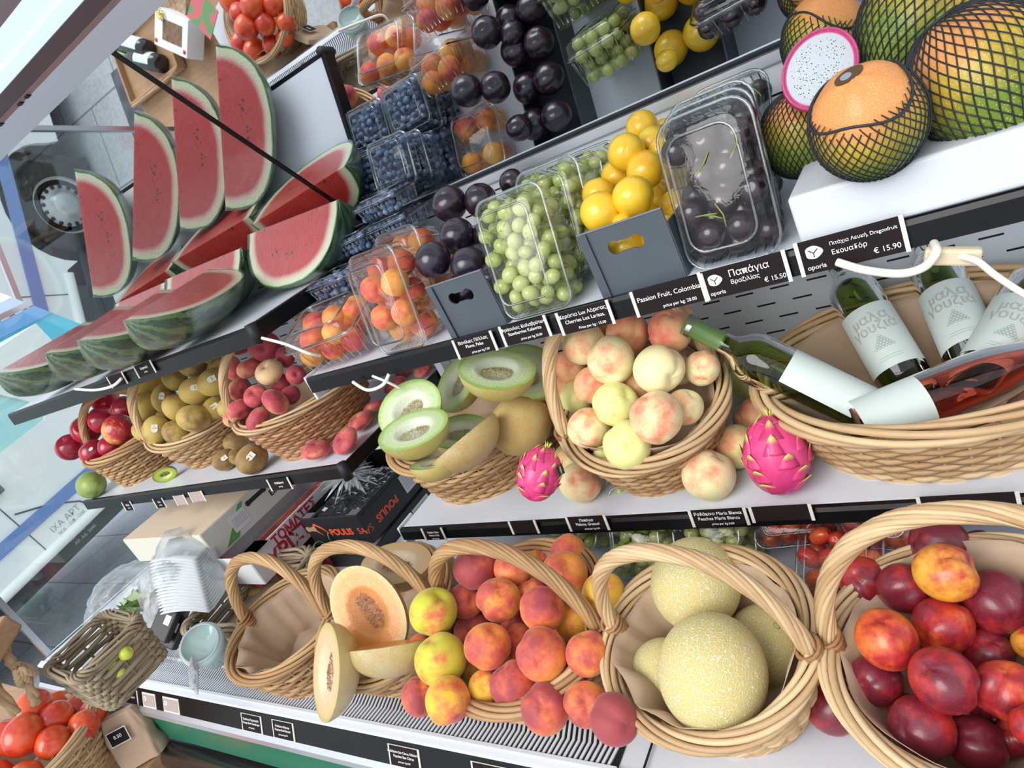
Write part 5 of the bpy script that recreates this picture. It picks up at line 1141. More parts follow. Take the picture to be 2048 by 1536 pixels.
def papaya(label, M, r, ratio=1.18, cover=.62, seed=0):
    e = empty('papaya', M=M @ Matrix.Diagonal((r, r, r, 1))); tag(e, label, 'papaya', 'papayas in black nets')
    R = lambda t: 1 / sqrt(sin(t) ** 2 + (cos(t) / ratio) ** 2)
    sph(lambda t, p: R(t) * (1 + .012 * cos(5 * p)), 36, 26).build('fruit', PAP, e)
    m = MB(); n = 40
    for s in (-1, 1):
        for k in range(n):
            pts = []
            for i in range(34):
                f = i / 33; th = pi * .985 - f * (pi * .985 - pi * (1 - cover) * (1 + .10 * sin(3 * 2 * pi * k / n))); ph = 2 * pi * k / n + s * f * 1.5
                rr = R(th) + .020 + (.012 if s > 0 else 0) * abs(sin(14 * f)); pts.append(Vector((sin(th) * cos(ph), sin(th) * sin(ph), cos(th))) * rr)
            m.tube(pts, .0145, 4, flat=.8)
    th = pi * (1 - cover); m.tube([Vector((sin(th * (1 + .10 * sin(3 * p))) * cos(p), sin(th * (1 + .10 * sin(3 * p))) * sin(p), cos(th * (1 + .10 * sin(3 * p))))) * (R(th) + .03) for p in [2 * pi * i / 60 for i in range(60)]], .028, 5, True)
    m.build('net', NET, e)
    s = link('sticker', curve_mesh([[(.15 * cos(a), .26 * sin(a)) for a in [2 * pi * i / 24 for i in range(24)]]], .02), e, M=TRS((.02, .10, ratio * 1.006), (-.02, .0, 1.2))); s.data.materials.append(GOLD)
    q = link('sticker_print', curve_mesh([[(.085 * cos(a), .05 + .10 * sin(a)) for a in [2 * pi * i / 20 for i in range(20)]]], .02), s, M=TRS((0, 0, .006))); q.data.materials.append(STEEL)
    return e
papaya('front papaya in a black net with its orange top and dark sticker bare', LM(1735, 245, .700, (-.62, -.52, .72), (.6, -.6, 0)), .053, 1.10, .70)
papaya('large papaya in a black net at the right edge, green side showing', LM(1972, 160, .700, (-.75, -.95, -.15), (1, -.2, 0)), .066, 1.15, .90)
papaya('papaya in a black net half hidden under the cut dragon fruit', LM(1600, 268, .880, (-.2, -1, .4), (1, 0, 0)), .048, 1.1, .92)
papaya('papaya in a black net at the top, resting behind the front ones', LM(1838, 45, .800, (.3, -.9, .3), (1, 0, 0)), .064, 1.15, .96)
papaya('papaya in a black net behind the cut dragon fruit, orange top showing', LM(1645, 75, .960, (.1, -.85, .55), (1, 0, 0)), .052, 1.1, .64)
papaya('papaya farthest back, beside the mirror foot rail', LM(1572, 25, 1.10, (-.1, -.85, .5), (1, 0, 0)), .046, 1.1, .62)
# cut dragon fruit
def dfm():
    t = NT('dragon_fruit_flesh'); v = t.node('VectorMath', operation='LENGTH'); t.L(t.map(t.obj(), sc=(1, 1 / 1.35, 1)), v.inputs[0]); r = v.outputs['Value']
    s = t.step(t.voro(13, 'F1'), .20, .27, 1, 0); s = t.math('MULTIPLY', s, t.step(r, .82, .74)); c = t.mix(s, (.78, .80, .84), (.012, .012, .015)); c = t.mix(t.step(r, .88, .93), c, (.78, .04, .24))
    t.set(base=c, rough=.2, coat=.3, sss=.15, sssr=(.3, .3, .3), ssss=.1); t.bump(t.noise(20, 3), .1, .02); return t.m
e = empty('cut_dragon_fruit', M=LM(1640, 138, .800, (-.12, -.10, 1), (.86, .50, 0)) @ Matrix.Diagonal((.037, .037, .037, 1))); tag(e, 'half dragon fruit with white black-seeded flesh facing out, wedged among the papayas', 'dragon fruit')
m = MB(); m.grid(lambda u, v: Vector((u * cos(2 * pi * v), 1.35 * u * sin(2 * pi * v), .0)), 6, 40, cv=True); m.build('cut_face', dfm(), e)
m = MB(); m.grid(lambda u, v: Vector((1.03 * sin(pi / 2 * max(u, .001)) * cos(2 * pi * v), 1.38 * sin(pi / 2 * max(u, .001)) * sin(2 * pi * v), .008 - .9 * cos(pi / 2 * u))), 8, 40, cv=True); m.tube([Vector((1.01 * cos(a), 1.36 * sin(a), .01)) for a in [2 * pi * i / 48 for i in range(48)]], .045, 6, True); m.build('skin', PINK, e)
m = MB(); m.grid(lambda u, v: Vector((1.07 * u * cos(2 * pi * v), 1.41 * u * sin(2 * pi * v), .05)), 3, 36, cv=True); m.build('cling_wrap', WRAP, e)
# ------------------------------------------------------------------ rear of the deck: packs and cartons
grape_pack('clear pack of green grapes on the deck, right behind the melon basket handle', 'green grapes in the deck pack nearest the melon basket', BM(-.575, .870, -.742, 4, 48), 31, cap=95, grp='packs behind the front baskets')
grape_pack('clear pack of green grapes on the deck, behind the peach heap', 'green grapes in the deck pack behind the peach heap', BM(-.730, .930, -.735, -3, 44), 32, cap=80, grp='packs behind the front baskets')
grape_pack('clear pack of green grapes on the deck, behind the upright netted melon', 'green grapes in the deck pack behind the upright netted melon', BM(-.440, .900, -.738, -2, 46), 33, cap=80, grp='packs behind the front baskets')
TOMC = [(.72, .07, .03), (.66, .05, .03), (.80, .16, .05)]
for i, (x, y, z, yaw, tilt, wh) in enumerate([(-.335, .880, -.728, 6, 40, 'in the left clear pack'), (-.205, .865, -.720, -10, 42, 'in the top right clear pack'), (-.262, .800, -.768, -6, 34, 'in the lower clear pack')]):
    M = BM(x, y, z, yaw, tilt); clampack(['clear pack of cherry tomatoes, left one behind the melon handle', 'clear pack of cherry tomatoes, upper right one below the shelf edge', 'clear pack of cherry tomatoes, lowest, between the two big basket handles'][i], M, .115, .125, .038, .018, 'clear packs of cherry tomatoes')
    fill('tomato', 'cherry_tomato', M, .100, .110, .052, .0125, TOMC, (.2, .8), 'cherry tomato', 'cherry tomatoes in clear packs', 'cherry tomato', wh, 40 + i, 44, .2, 14, scale=(1, 1, 1.25))
M = BM(-.90, .97, -.74, 5, 40); clampack('clear pack of reddish fruit on the deck, under the shelf corner', M, .115, .13, .04, .02, 'packs behind the front baskets'); fill('apricot', 'apricot', M, .10, .115, .05, .02, AO, (.8, 1.1), 'apricot', 'red apricots in the deck pack', 'red apricot', 'in the deck pack', 44, 10, .15, 22)
CW = plain('white_carton', (.80, .81, .83), .55, nz=.05, nscale=10); RI = plain('red_print', (.60, .03, .06), .5); OR = plain('orange_red_print', (.85, .11, .04), .5); BC = plain('black_carton', (.018, .018, .020), .45); KB_ = plain('raw_brown_carton', (.38, .25, .15), .8); BE = plain('beige_carton', (.70, .55, .40), .7)
def cbox(name, label, x0, x1, y0, y1, z0, z1, mat, open_top=True, t=.004, group=None):
    e = empty(name, ((x0 + x1) / 2, (y0 + y1) / 2, z0)); tag(e, label, 'box', group); w, d, h = x1 - x0, y1 - y0, z1 - z0
    for nm, c, s in (('front_panel', (0, -d / 2, h / 2), (w, t, h)), ('back_panel', (0, d / 2, h / 2), (w, t, h)), ('side_panel', (-w / 2, 0, h / 2), (t, d, h)), ('side_panel', (w / 2, 0, h / 2), (t, d, h)), ('bottom_panel', (0, 0, t / 2), (w, d, t))):
        bevel(MB().box(c, s).build(nm, mat, e, False), .0008)
    if not open_top: bevel(MB().box((0, 0, h), (w, d, t)).build('lid', BE if mat is not CW else CW, e, False), .0008)
    return e, w, d, h
FX = lambda x, y, z, a=0: Matrix.Translation((x, y, z)) @ Matrix(((0, 0, 1, 0), (1, 0, 0, 0), (0, 1, 0, 0), (0, 0, 0, 1))) @ Matrix.Rotation(a, 4, 'Z')    # lettering on a face turned to +X, reading away from the street
FY = lambda x, y, z, a=0: Matrix.Translation((x, y, z)) @ Matrix.Rotation(pi / 2, 4, 'X') @ Matrix.Rotation(a, 4, 'Z')
c0 = at(532, 1168, y=.735); ct = at(491, 1120, x=c0.x)
e, w, d, h = cbox('tomato_carton', 'white carton lettered ΤΟΜΑΤΕΣ in red, behind the empty basket', c0.x - .26, c0.x, .735, 1.12, c0.z, ct.z, CW)
write('ΤΟΜΑΤΕΣ', .034, RI, e, FX(w / 2 + .0025, -.035, h * .76), bold=.0012, space=1); write('ΧΡΙΣΤΙΑ', .050, RI, e, FX(w / 2 + .0025, -.055, h * .36), bold=.0022)
write('Τ', .028, RI, e, FY(-w * .34, -d / 2 - .0025, h * .22), bold=.001)
for s in (-1, 1): MB().box((w / 2 - .01, s * .0 - d / 2 + .03, h + .002), (.05, .06, .004)).build('top_flap', CW, e, False)
CHY = (lambda t: (t.set(base=t.mix(t.step(t.voro(22, 'F1'), .30, .42), (.52, .03, .05), (.16, .02, .03)), rough=.5), t.m)[1])(NT('cherry_pattern_carton'))
e, w, d, h = cbox('cherry_carton', 'dark red carton printed with cherries, below and right of the white ΤΟΜΑΤΕΣ carton', c0.x - .02, c0.x + .13, .78, 1.12, -.795, c0.z - .01, CHY)
m = MB()
for i in range(5): m.tube([Vector((w / 2 + .003, -.12 + i * .055 + .018 * cos(a), .06 + .02 * sin(a))) for a in [k * .5 for k in range(8)]], .0018, 4)
m.build('green_stalk_print', plain('leaf_green_print', (.10, .35, .08), .5), e)
# netted yellow melons below it
for x, y, lb in [(515, 1196, 'yellow melon in a net under the white ΤΟΜΑΤΕΣ carton, upper'), (525, 1236, 'yellow melon under the white carton, lower, seen over the empty basket rim')]:
    k = at(x, y, y=.745); whole_melon(lb, Matrix.Translation(k) @ Matrix.Rotation(pi / 2, 4, 'Y') , .028 if y < 1200 else .026, 1.9, R_HONEY)
cb = at(400, 1071, z=-.605)
e, w, d, h = cbox('tomato_growers_carton', 'wide beige carton with closed lid, lettered EIRINOUPOLIS on its pale side', cb.x - .42, cb.x, cb.y, 1.15, -.685, -.605, plain('pale_card', (.68, .66, .58), .6), False)
write('ASOP', .022, TAGBR, e, FX(w / 2 + .0025, .085, h * .72), bold=.0004); write('EIRINOUPOLIS', .024, TAGBR, e, FX(w / 2 + .0025, .095, h * .42), bold=.0004)
hh = link('hand_hole', curve_mesh([bone(0, 0, .03, .008)], .001), e, M=FX(w / 2 + .0025, -.02, h * .72)); hh.data.materials.append(DBLACK)
lb_ = MB().box((0, 0, 0), (.055, .045, .0008)).build('white_label', plain('label_paper', (.70, .72, .76), .6), e, False, M=FX(w / 2 + .0028, -.095, h * .5))
for i in range(4): MB().box((0, .012 - i * .007, .0008), (.044, .0016, .0006)).build('print_line', INKG, lb_, False)
gr = link('green_leaf_print', curve_mesh([[(-.045, -.035), (.0, -.035), (.06, .035), (.045, .035)]], .0008), e, M=FX(w / 2 + .0025, -.12, h * .5)); gr.data.materials.append(plain('leaf_green_print', (.10, .35, .08), .5))
tm = link('tomato_print', curve_mesh([[(.012 * cos(a), .010 * sin(a)) for a in [2 * pi * i / 20 for i in range(20)]]], .0008), e, M=FX(w / 2 + .003, .045, h * .86)); tm.data.materials.append(RI)
REDC = (lambda t: (t.set(base=t.mix(t.step(t.noise(16, 5), .42, .6), (.55, .10, .09), (.34, .05, .05)), rough=.5), t.m)[1])(NT('red_patterned_carton'))
e, w, d, h = cbox('strawberry_carton', 'red patterned carton under the beige EIRINOUPOLIS carton', cb.x - .40, cb.x + .085, cb.y + .01, 1.14, -.795, -.69, REDC, group=None)
k = link('yellow_dot_print', curve_mesh([[(.011 * cos(a), .011 * sin(a)) for a in [2 * pi * i / 16 for i in range(16)]]], .0008), e, M=FX(w / 2 + .003, .02, h * .8)); k.data.materials.append(plain('yellow_print', (.85, .65, .05), .5))
# black crates lettered POULIS
def swoosh(e, M, s):
    lp = [(0, 0), (-.2, .35), (-.05, .62), (.5, .45), (1.15, .02), (.5, .33), (.05, .48), (-.05, .33), (.12, .05), (.5, -.15)]
    k = link('red_swoosh', curve_mesh([[(x * s, y * s) for x, y in lp]], .0008), e, M=M @ Matrix.Rotation(-.25, 4, 'Z')); k.data.materials.append(OR)
p1 = at(712, 1030, y=.875); p0_ = at(600, 1038, y=.875)
def crate(label, x0, x1, y0, y1, z1, h_, up):
    e, w, d, h = cbox('black_crate', label, x0, x1, y0, y1, z1 - h_, z1, BC, group='black POULIS crates')
    write('POULIS', .026, OR, e, FY(.02, -d / 2 - .0025, h * .45), bold=.0008, sx=1.0); write('SA', .026, OR, e, FY(.095, -d / 2 - .0025, h * .45), bold=-.0002)
    swoosh(e, FY(-.070, -d / 2 - .0025, h * .50), .045)
    write('POULIS', .026, OR, e, FX(w / 2 + .0025, -.06, h * .42, pi), bold=.0008); write('SA', .026, OR, e, FX(w / 2 + .0025, -.135, h * .42, pi), bold=-.0002)
    l = MB().box((0, 0, 0), (.07, .05, .0008)).build('white_label', plain('label_paper', (.70, .72, .76), .6), e, False, M=FX(w / 2 + .003, .05, h * .52))
    for i in range(5): MB().box((0, .017 - i * .008, .0008), (.058, .0014, .0006)).build('print_line', INKG, l, False)
    for yy in (.12,):
        s = MB().box((0, 0, 0), (.024, .024, .0008)).build('red_sticker', RI, e, False, M=FX(w / 2 + .003, yy, h * .78)); MB().box((0, 0, .0008), (.014, .010, .0006)).build('sticker_print', CW, s, False)
    for s in (-1, 1):
        MB().box((s * (w / 2 - .018), -d / 2 + .012, h - .004), (.036, .024, .006)).build('corner_post', plain('grey_carton_inside', (.16, .15, .14), .7), e, False)
    k = link('hand_hole', curve_mesh([bone(0, 0, .012, .008)], .001), e, M=FY(-w * .40, -d / 2 - .0028, h * .62)); k.data.materials.append(KB_)
    return e, w, d, h
e, w, d, h = crate('black carton crate lettered POULIS SA in red, upper one, plastic tied inside', p0_.x, p1.x, .875, 1.16, p1.z, .085, True)
p2 = at(725, 1100, y=.84)
crate('black carton crate lettered POULIS SA in red, lower one of the stack', p2.x - .24, p2.x + .01, .84, 1.15, p1.z - .090, .082, False)
fl = MB().add([(-w * .5, .02, 0), (-w * .38, .02, .0), (-w * .32, .02, .03), (-w * .1, .02, .03), (-w * .05, .02, .0), (-w * .5, .02, .075), (-w * .38, .02, .06), (-w * .1, .02, .08)], [(0, 1, 2, 6, 5), (2, 3, 4, 7, 6)])
md = link('brown_flap', fl.mesh('brown_flap', KB_, False), e, M=TRS((0, d * .1, h))); s_ = md.modifiers.new('t', 'SOLIDIFY'); s_.thickness = .003
# tied clear bag in the upper crate
m = MB(); q = random.Random(3); cc = (p0_ + p1) / 2 + Vector((.01, .11, .035))
for i in range(70):
    a = q.uniform(0, 2 * pi); L = q.uniform(.05, .11); b_ = Vector((cos(a) * L, sin(a) * L * .7, q.uniform(-.035, .03))); k = b_.cross(Vector((0, 0, 1))).normalized() * q.uniform(.004, .010)
    m.add([(0, 0, .012), b_ * .5 + k + Vector((0, 0, .012)), b_, b_ * .5 - k + Vector((0, 0, .008))], [(0, 1, 2, 3)])
m.tube([(0, 0, -.01), (.004, 0, .02), (.0, .004, .035)], [.016, .010, .022], 10)
FROST = film('frosted_bag_film', rough=.2, refl=2.2, wr=1, wscale=50, haze=.55)
tag(m.build('tied_bag', FROST, None, False, loc=cc), 'frosty clear plastic bag tied in a knot, spilling out of the upper black crate', 'plastic bag')
m = MB(); m.grid(lambda u, v: Vector(((u - .5) * .2, (v - .5) * .2, .012 * noise.noise(Vector((u * 12, v * 12, 3)))  + .004)), 24, 24)
tag(m.build('dark_punnet_lids', plain('dark_glossy_plastic', (.02, .022, .028), .18, coat=.6), None, False, loc=(cc.x, cc.y + .0, cc.z - .05)), 'crumpled dark glossy plastic packing inside the upper black crate', 'packing', None, 'stuff')

# ------------------------------------------------------------------ left end of the deck: plastic bag, plate stack, tub, lettuce
def crumple(label, px, py, depth, zdir, xdir, sx, sy, sz, seed, name='plastic_bag', mat=BAG, amp=.35):
    def f(t, p):
        v = Vector((sin(t) * cos(p), sin(t) * sin(p), cos(t))); n = noise.noise(v * 1.4 + Vector((seed, 0, 0))) + .5 * abs(noise.noise(v * 3.6 + Vector((0, seed, 0)))) + .25 * abs(noise.noise(v * 8 + Vector((0, 0, seed))))
        return 1 + amp * n - .1
    o = sph(f, 56, 40).build(name, mat, None, True, M=LM(px, py, depth, zdir, xdir) @ Matrix.Diagonal((sx, sy, sz, 1))); tag(o, label, 'plastic bag'); return o
crumple('large crumpled clear plastic bag over the white trays and mint tub', 372, 1215, 1.78, (.1, -.2, 1), (.3, 1, 0), .175, .115, .10, 2)
crumple('bluish crumpled plastic film against the end glass, behind the lettuce', 262, 1175, 2.12, (.1, -.2, 1), (.7, -.6, 0), .16, .07, .06, 9, 'plastic_film')
PLATE = plain('white_tray_plastic', (.75, .78, .80), .35, coat=.2)
for i in range(17):
    x, y = (366 + i * 1.6, 1106 + i * 6.2) if i < 17 else (0, 0)
    m = MB(); m.grid(lambda u, v: Vector(((u - .5) * .120, (v - .5) * .100, .012 * cos((u - .5) * 2.4) + (.006 if v in (0, 1) else 0))), 12, 4)
    o = m.build('white_tray', PLATE, None, True, M=LM(x, y, 1.80 - i * .006, (-.10, -1, .40), (1, -.10, .1))); md = o.modifiers.new('t', 'SOLIDIFY'); md.thickness = .0018
    tag(o, f"thin white plastic tray, {['topmost', 'second', 'third', 'fourth', 'fifth', 'sixth', 'seventh', 'eighth', 'ninth', 'tenth', 'eleventh', 'twelfth', 'thirteenth', 'fourteenth', 'fifteenth', 'sixteenth', 'lowest'][i]} of the stack inside the clear bag", 'tray', 'stack of white trays in the clear bag')
MINT = plain('mint_plastic_tub', (.60, .78, .72), .3, coat=.3, nz=.05)
e = empty('plastic_tub', M=LM(402, 1288, 1.49, (-.12, -.62, .85), (1, 0, 0))); tag(e, 'pale mint plastic tub with a round lid, inside the clear bag', 'tub')
MB().lathe([(0, -.075), (.032, -.075), (.040, -.02), (.046, -.004)], 36).build('tub_body', MINT, e)
MB().lathe([(0, .0), (.036, .0), (.038, .004), (.044, .004), (.047, .0), (.047, -.008)], 40).build('lid', plain('translucent_mint_lid', (.55, .74, .68), .2, coat=.5), e)
MB().tube([(.040 * cos(a), .040 * sin(a), .006) for a in [2 * pi * i / 40 for i in range(40)]], .0022, 6, True).build('lid_ring', PLATE, e)
for i, (x, y) in enumerate([(352, 1232), (345, 1262), (330, 1248)]):
    e = empty('black_tray', M=LM(x, y, 1.72 - .02 * i, (-.25, -.35, 1), (.9, .3, 0))); tag(e, ['black plastic tray with a white label in the clear bag, upper', 'black plastic tray in the clear bag, lower one', 'black plastic tray edge at the left of the clear bag'][i], 'tray')
    bevel(MB().box((0, 0, 0), (.055, .075, .02)).build('tray_body', BC, e, False), .004); MB().box((.01, .012, .0105), (.016, .022, .0006)).build('label', INKW, e, False)
def leafy(label, px, py, depth, n, s, seed):
    m = MB(); q = random.Random(seed)
    for i in range(n):
        a = q.uniform(0, 2 * pi); el = q.uniform(.1, 1.2); d_ = Vector((cos(a) * cos(el), sin(a) * cos(el), sin(el))); u = d_.orthogonal().normalized(); o = d_ * q.uniform(0, .3) * s
        m.grid(lambda f, v: o + d_ * s * f + u * (v - .5) * s * .9 * sin(pi * min(1, f + .12)) + Vector((0, 0, 1)) * .18 * s * noise.noise(Vector((f * 4, v * 4, i))), 6, 5, tone=q.random())
    t = NT('lettuce_leaf'); t.set(base=t.mix(t.attr(), (.16, .30, .06), (.42, .52, .34)), rough=.5)
    tag(m.build('lettuce', t.m, None, True, loc=ray(px, py) * depth), label, 'lettuce')
leafy('bunch of limp green lettuce leaves behind the grey rattan basket', 280, 1225, 1.98, 16, .065, 4)
k = crumple('white twisted plastic bag end lying on the air grille', 388, 1352, 1.45, (0, -.3, 1), (.2, 1, 0), .034, .011, .010, 5, 'bag_end', FROST)

# ------------------------------------------------------------------ cables and hooks along the shelves
CAB = plain('ivory_cable', (.82, .80, .70), .35, coat=.2)
def cable(label, pts, r=.0035, yy=.77):
    P = [at(x, y, y=yy + (p[0] if p else 0)) for x, y, *p in pts]; Q = []
    for i in range(len(P) - 1):
        a, b, c_, d_ = P[max(i - 1, 0)], P[i], P[i + 1], P[min(i + 2, len(P) - 1)]
        for k in range(8):
            t = k / 8; Q.append(.5 * ((2 * b) + (c_ - a) * t + (2 * a - 5 * b + 4 * c_ - d_) * t * t + (3 * b - a - 3 * c_ + d_) * t ** 3))
    Q.append(P[-1]); tag(MB().tube(Q, r, 10).build('cable', CAB), label, 'cable')
cable('white looping cable hanging below the shelf edge, across the wine bottle necks', [(1674, 524, .01), (1730, 540), (1800, 547), (1848, 534), (1872, 505), (1868, 486, .02)], .0045)
cable('ivory cable running down to the right edge of the photo', [(1905, 512, .02), (1950, 520), (1990, 550), (2048, 588), (2080, 600)], .0035)
cp_ = MB().box((0, 0, 0), (.05, .012, .018)).build('cable_clip', plain('yellowed_plastic', (.70, .58, .40), .5), None, False, M=Matrix.Translation(at(1905, 512, y=.785)) @ Matrix.Rotation(.3, 4, 'Y')); bevel(cp_, .003); tag(cp_, 'yellowed plastic clip holding the white cables at the shelf edge', 'cable clip')
cable('short curved white cable under the left end of the upper right shelf', [(706, 764, .01), (735, 780), (765, 770), (778, 748, .01)], .003)
cable('straight white cable behind the short curved one, below the shelf', [(745, 752, .02), (770, 762, .02), (800, 776, .03)], .0025)
cable('ivory cable sagging under the watermelon shelf, above the apples', [(150, 778, .01), (190, 780), (225, 772), (243, 757, .01)], .0035)
cable('thin cream stick hanging from the watermelon shelf corner', [(524, 676), (570, 688), (615, 706), (640, 712, .02)], .0028)

# ------------------------------------------------------------------ foreground: tomato basket, stand, paper bag, hanging wood and rope
BT = BM(-1.985, .245, -.795, 10, 4)
basket('wicker basket of big red tomatoes in the bottom left corner', BT, .165, .150, .115, W_LIGHT, nst=34, rows=12, rim=(7, .0045, 1), strand=.003)
liner('brown paper under the big tomatoes', BT, .160, .146, .115, top=.02, seed=21, fill=.7)
TR = (.74, .10, .02)
names = ['bright red tomato with a glossy top, uppermost in the corner basket', 'red tomato touching the wicker rim of the corner basket', 'largest red tomato in the middle of the corner basket', 'orange-red tomato at the right, just inside the corner basket rim', 'tomato cut by the left edge of the photo in the corner basket', 'tomato low by the rim, half under the right one', 'tomato at the far back of the corner basket, seen in the mirror', 'tomato at the back left of the corner basket, seen in the mirror', 'tomato at the back right of the corner basket, seen in the mirror', 'small tomato at the right rim, seen in the mirror', 'tomato at the bottom edge of the photo in the corner basket', 'front left tomato of the corner basket, seen in the mirror', 'front right tomato of the corner basket, seen in the mirror']
for (x, y, z, r), lb in zip([(-1.976, .304, -.722, .041), (-1.920, .312, -.757, .036), (-1.926, .250, -.737, .043), (-1.868, .270, -.775, .036), (-2.005, .240, -.742, .037), (-1.862, .330, -.795, .033), (-2.045, .345, -.790, .040), (-2.090, .300, -.780, .038), (-1.965, .362, -.800, .036), (-1.900, .365, -.805, .030), (-1.925, .165, -.765, .038), (-2.055, .170, -.765, .040), (-1.855, .190, -.785, .037)], names):
    place_fruit('tomato', 'tomato', (x, y, z), r, (*TR, rnd.uniform(.2, .75)), lb, 'tomato', 'big tomatoes in the corner basket')
BT2 = BM(-1.655, .300, -1.02, -8, 2)
basket('second wicker basket of tomatoes on the ground crate, seen only in the mirror', BT2, .125, .12, .11, W_GREY, nst=30, rows=10, rim=(5, .005, 2), strand=.0035)
for i, (x, y) in enumerate([(-1.705, .345), (-1.625, .355), (-1.665, .285), (-1.59, .28), (-1.74, .275), (-1.655, .215)]):
    place_fruit('tomato', 'tomato', (x, y, -1.01), .036, (*TR, .4), 'red tomato ' + ['at the back left', 'at the back right', 'in the centre', 'at the right', 'at the left', 'at the front'][i] + ' of the mirrored second basket', 'tomato', 'tomatoes in the mirrored second basket')
liner('brown paper in the mirrored second tomato basket', BT2, .125, .12, .11, top=0, seed=22, fill=.4)
# stand
e = empty('wooden_stand', (-2.455, .10, FLOOR)); tag(e, 'low brown wooden stand carrying the tomato basket and the bottle tray', 'stand')
bevel(MB().box((0, .03, .795), (1.10, .60, .03)).build('table_top', WOOD, e, False), .004)
for sx in (-1, 1):
    for sy in (-1, 1): bevel(MB().box((sx * .50, sy * .23, .39), (.05, .05, .78)).build('leg', WOOD, e, False), .003)
e = empty('ground_crate', (-1.655, .30, FLOOR)); tag(e, 'dark wooden crate on the ground in front of the cabinet, seen in the mirror', 'crate')
bevel(MB().box((0, -.01, .29), (.24, .24, .58)).build('crate_body', plain('dark_wood', (.16, .09, .05), .7, nz=.3), e, False), .004)
for i in range(4): MB().box((0, -.136, .07 + i * .145), (.24, .012, .10)).build('slat', WOOD, e, False)
e = bevel(MB().box((-1.845, .375, (FLOOR - .957) / 2), (.09, .09, -.957 - FLOOR)).build('wooden_pedestal', WOOD, None, False), .004); tag(e, 'narrow wooden pedestal under the small paper bag', 'pedestal')   # bag_block
# paper bag with a price card
e = empty('paper_bag', M=Matrix.Translation((-1.838, .372, -.955)) @ Matrix.Rotation(radians(40), 4, 'Z') @ Matrix.Rotation(radians(-8), 4, 'X')); tag(e, 'brown paper bag with a small black price card, right of the corner tomato basket', 'paper bag')
m = MB()
def pb(u, v):
    th = 2 * pi * v; p = superpt(.055, .030, 4, th); s = 1 - .25 * u ** 3; n = noise.noise(Vector((cos(th) * 2, sin(th) * 2, u * 4))) * .006
    return Vector((p.x * s, p.y * s * (1 - .5 * u), u * .13)) + Vector((p.x, p.y, 0)).normalized() * n
m.grid(pb, 14, 36, cv=True); m.add([pb(1, i / 36) for i in range(36)], [tuple(range(36))]); m.build('bag_body', KRAFT, e)
k = MB().box((0, 0, 0), (.050, .036, .001)).build('price_card', CREAM, e, False, M=TRS((-.005, -.030, .088), (radians(78), 0, 0))); MB().box((0, 0, .001), (.045, .031, .0008)).build('card_face', TAGBR, k, False); write('8.50', .012, INKW, k, TRS((0, .002, .0016)))
# hanging wooden block and rope
pw = ray(8, 1270) * 1.25
b = bevel(MB().box((-.06, -.07, 0), (.13, .20, .040)).build('wooden_block', WOOD, None, False, M=Matrix.Translation(pw) @ Matrix.Rotation(radians(20), 4, 'Z') @ Matrix.Rotation(radians(15), 4, 'X')), .006); tag(b, 'wooden block hanging on a thick rope at the left edge', 'wooden block')
ROPE = (lambda t: (t.set(base=t.mix(t.noise(60, 4), (.40, .24, .12), (.62, .43, .25)), rough=.8), t.bump(t.noise(200, 3), .4, .002), t.m)[2])(NT('hemp_rope'))
m = MB(); X_ = -2.12
rope(m, [ray(8, 1298) * 1.26, ray(22, 1322) * 1.26, ray(38, 1345) * 1.26, ray(56, 1362) * 1.26, ray(66, 1392) * 1.26, ray(72, 1408) * 1.26], .0056, .0055, 3, 3, False, 7)
kc = ray(46, 1347) * 1.25
for i in range(3):
    ax = Vector((.3, 1, .4 * (i - 1))).normalized(); u = ax.orthogonal().normalized(); w_ = ax.cross(u)
    rope(m, [kc + ax * (i - 1) * .008 + (u * cos(a) * .0165 + w_ * sin(a) * .0145) for a in [2 * pi * k / 16 for k in range(16)]], .0031, .0042, 3, 4, True, 6)
m.build('rope', ROPE); tag(bpy.data.objects['rope'], 'thick twisted rope with a knot hanging below the wooden block', 'rope')
m = MB(); rope(m, [ray(-14, 1364) * 1.25, ray(12, 1402) * 1.25, ray(34, 1428) * 1.25], .0056, .0055, 3, 1.5, False, 7); o = m.build('rope', ROPE); tag(o, 'second piece of rope at the left edge, below the knotted one', 'rope')
# things on the stand, seen in the mirror
TZ = -.905
def onstand(px, py, z):     # what the mirror shows at a picture position, at height z
    d_ = ray(px, py); n_ = Vector((0, .7995, .6007)); t = .8791 / d_.dot(n_); h_ = d_ * t; r_ = d_ - n_ * 2 * d_.dot(n_); return h_ + r_ * ((z - h_.z) / r_.z)
e = empty('gift_box', M=Matrix.Translation(onstand(352, 66, -.82) + Vector((0, 0, -.075))) @ Matrix.Rotation(radians(38), 4, 'Z')); tag(e, 'white cardboard gift box with a window and gold bow, seen in the mirror', 'box')
bevel(MB().box((0, 0, .06), (.21, .14, .075)).build('box_body', CW, e, False), .003)
o = MB().box((.01, .0, .0985), (.12, .075, .002)).build('window', plain('nuts_behind_window', (.26, .13, .06), .4, nz=.6, nscale=40), e, False)
m = MB()
for i in range(9): a = i * .7; m.tube([(0, 0, 0), (.016 * cos(a), .016 * sin(a), .014), (.022 * cos(a + .5), .022 * sin(a + .5), .004)], .0022, 4)
m.build('bow', plain('gold_ribbon', (.85, .62, .08), .25, .8), e, M=TRS((-.055, -.05, .100)))
for x in (-.09, .09): MB().tube([(x, .05, .0985), (x, .05, .1005)], .008, 10).build('red_seal', RI, e)
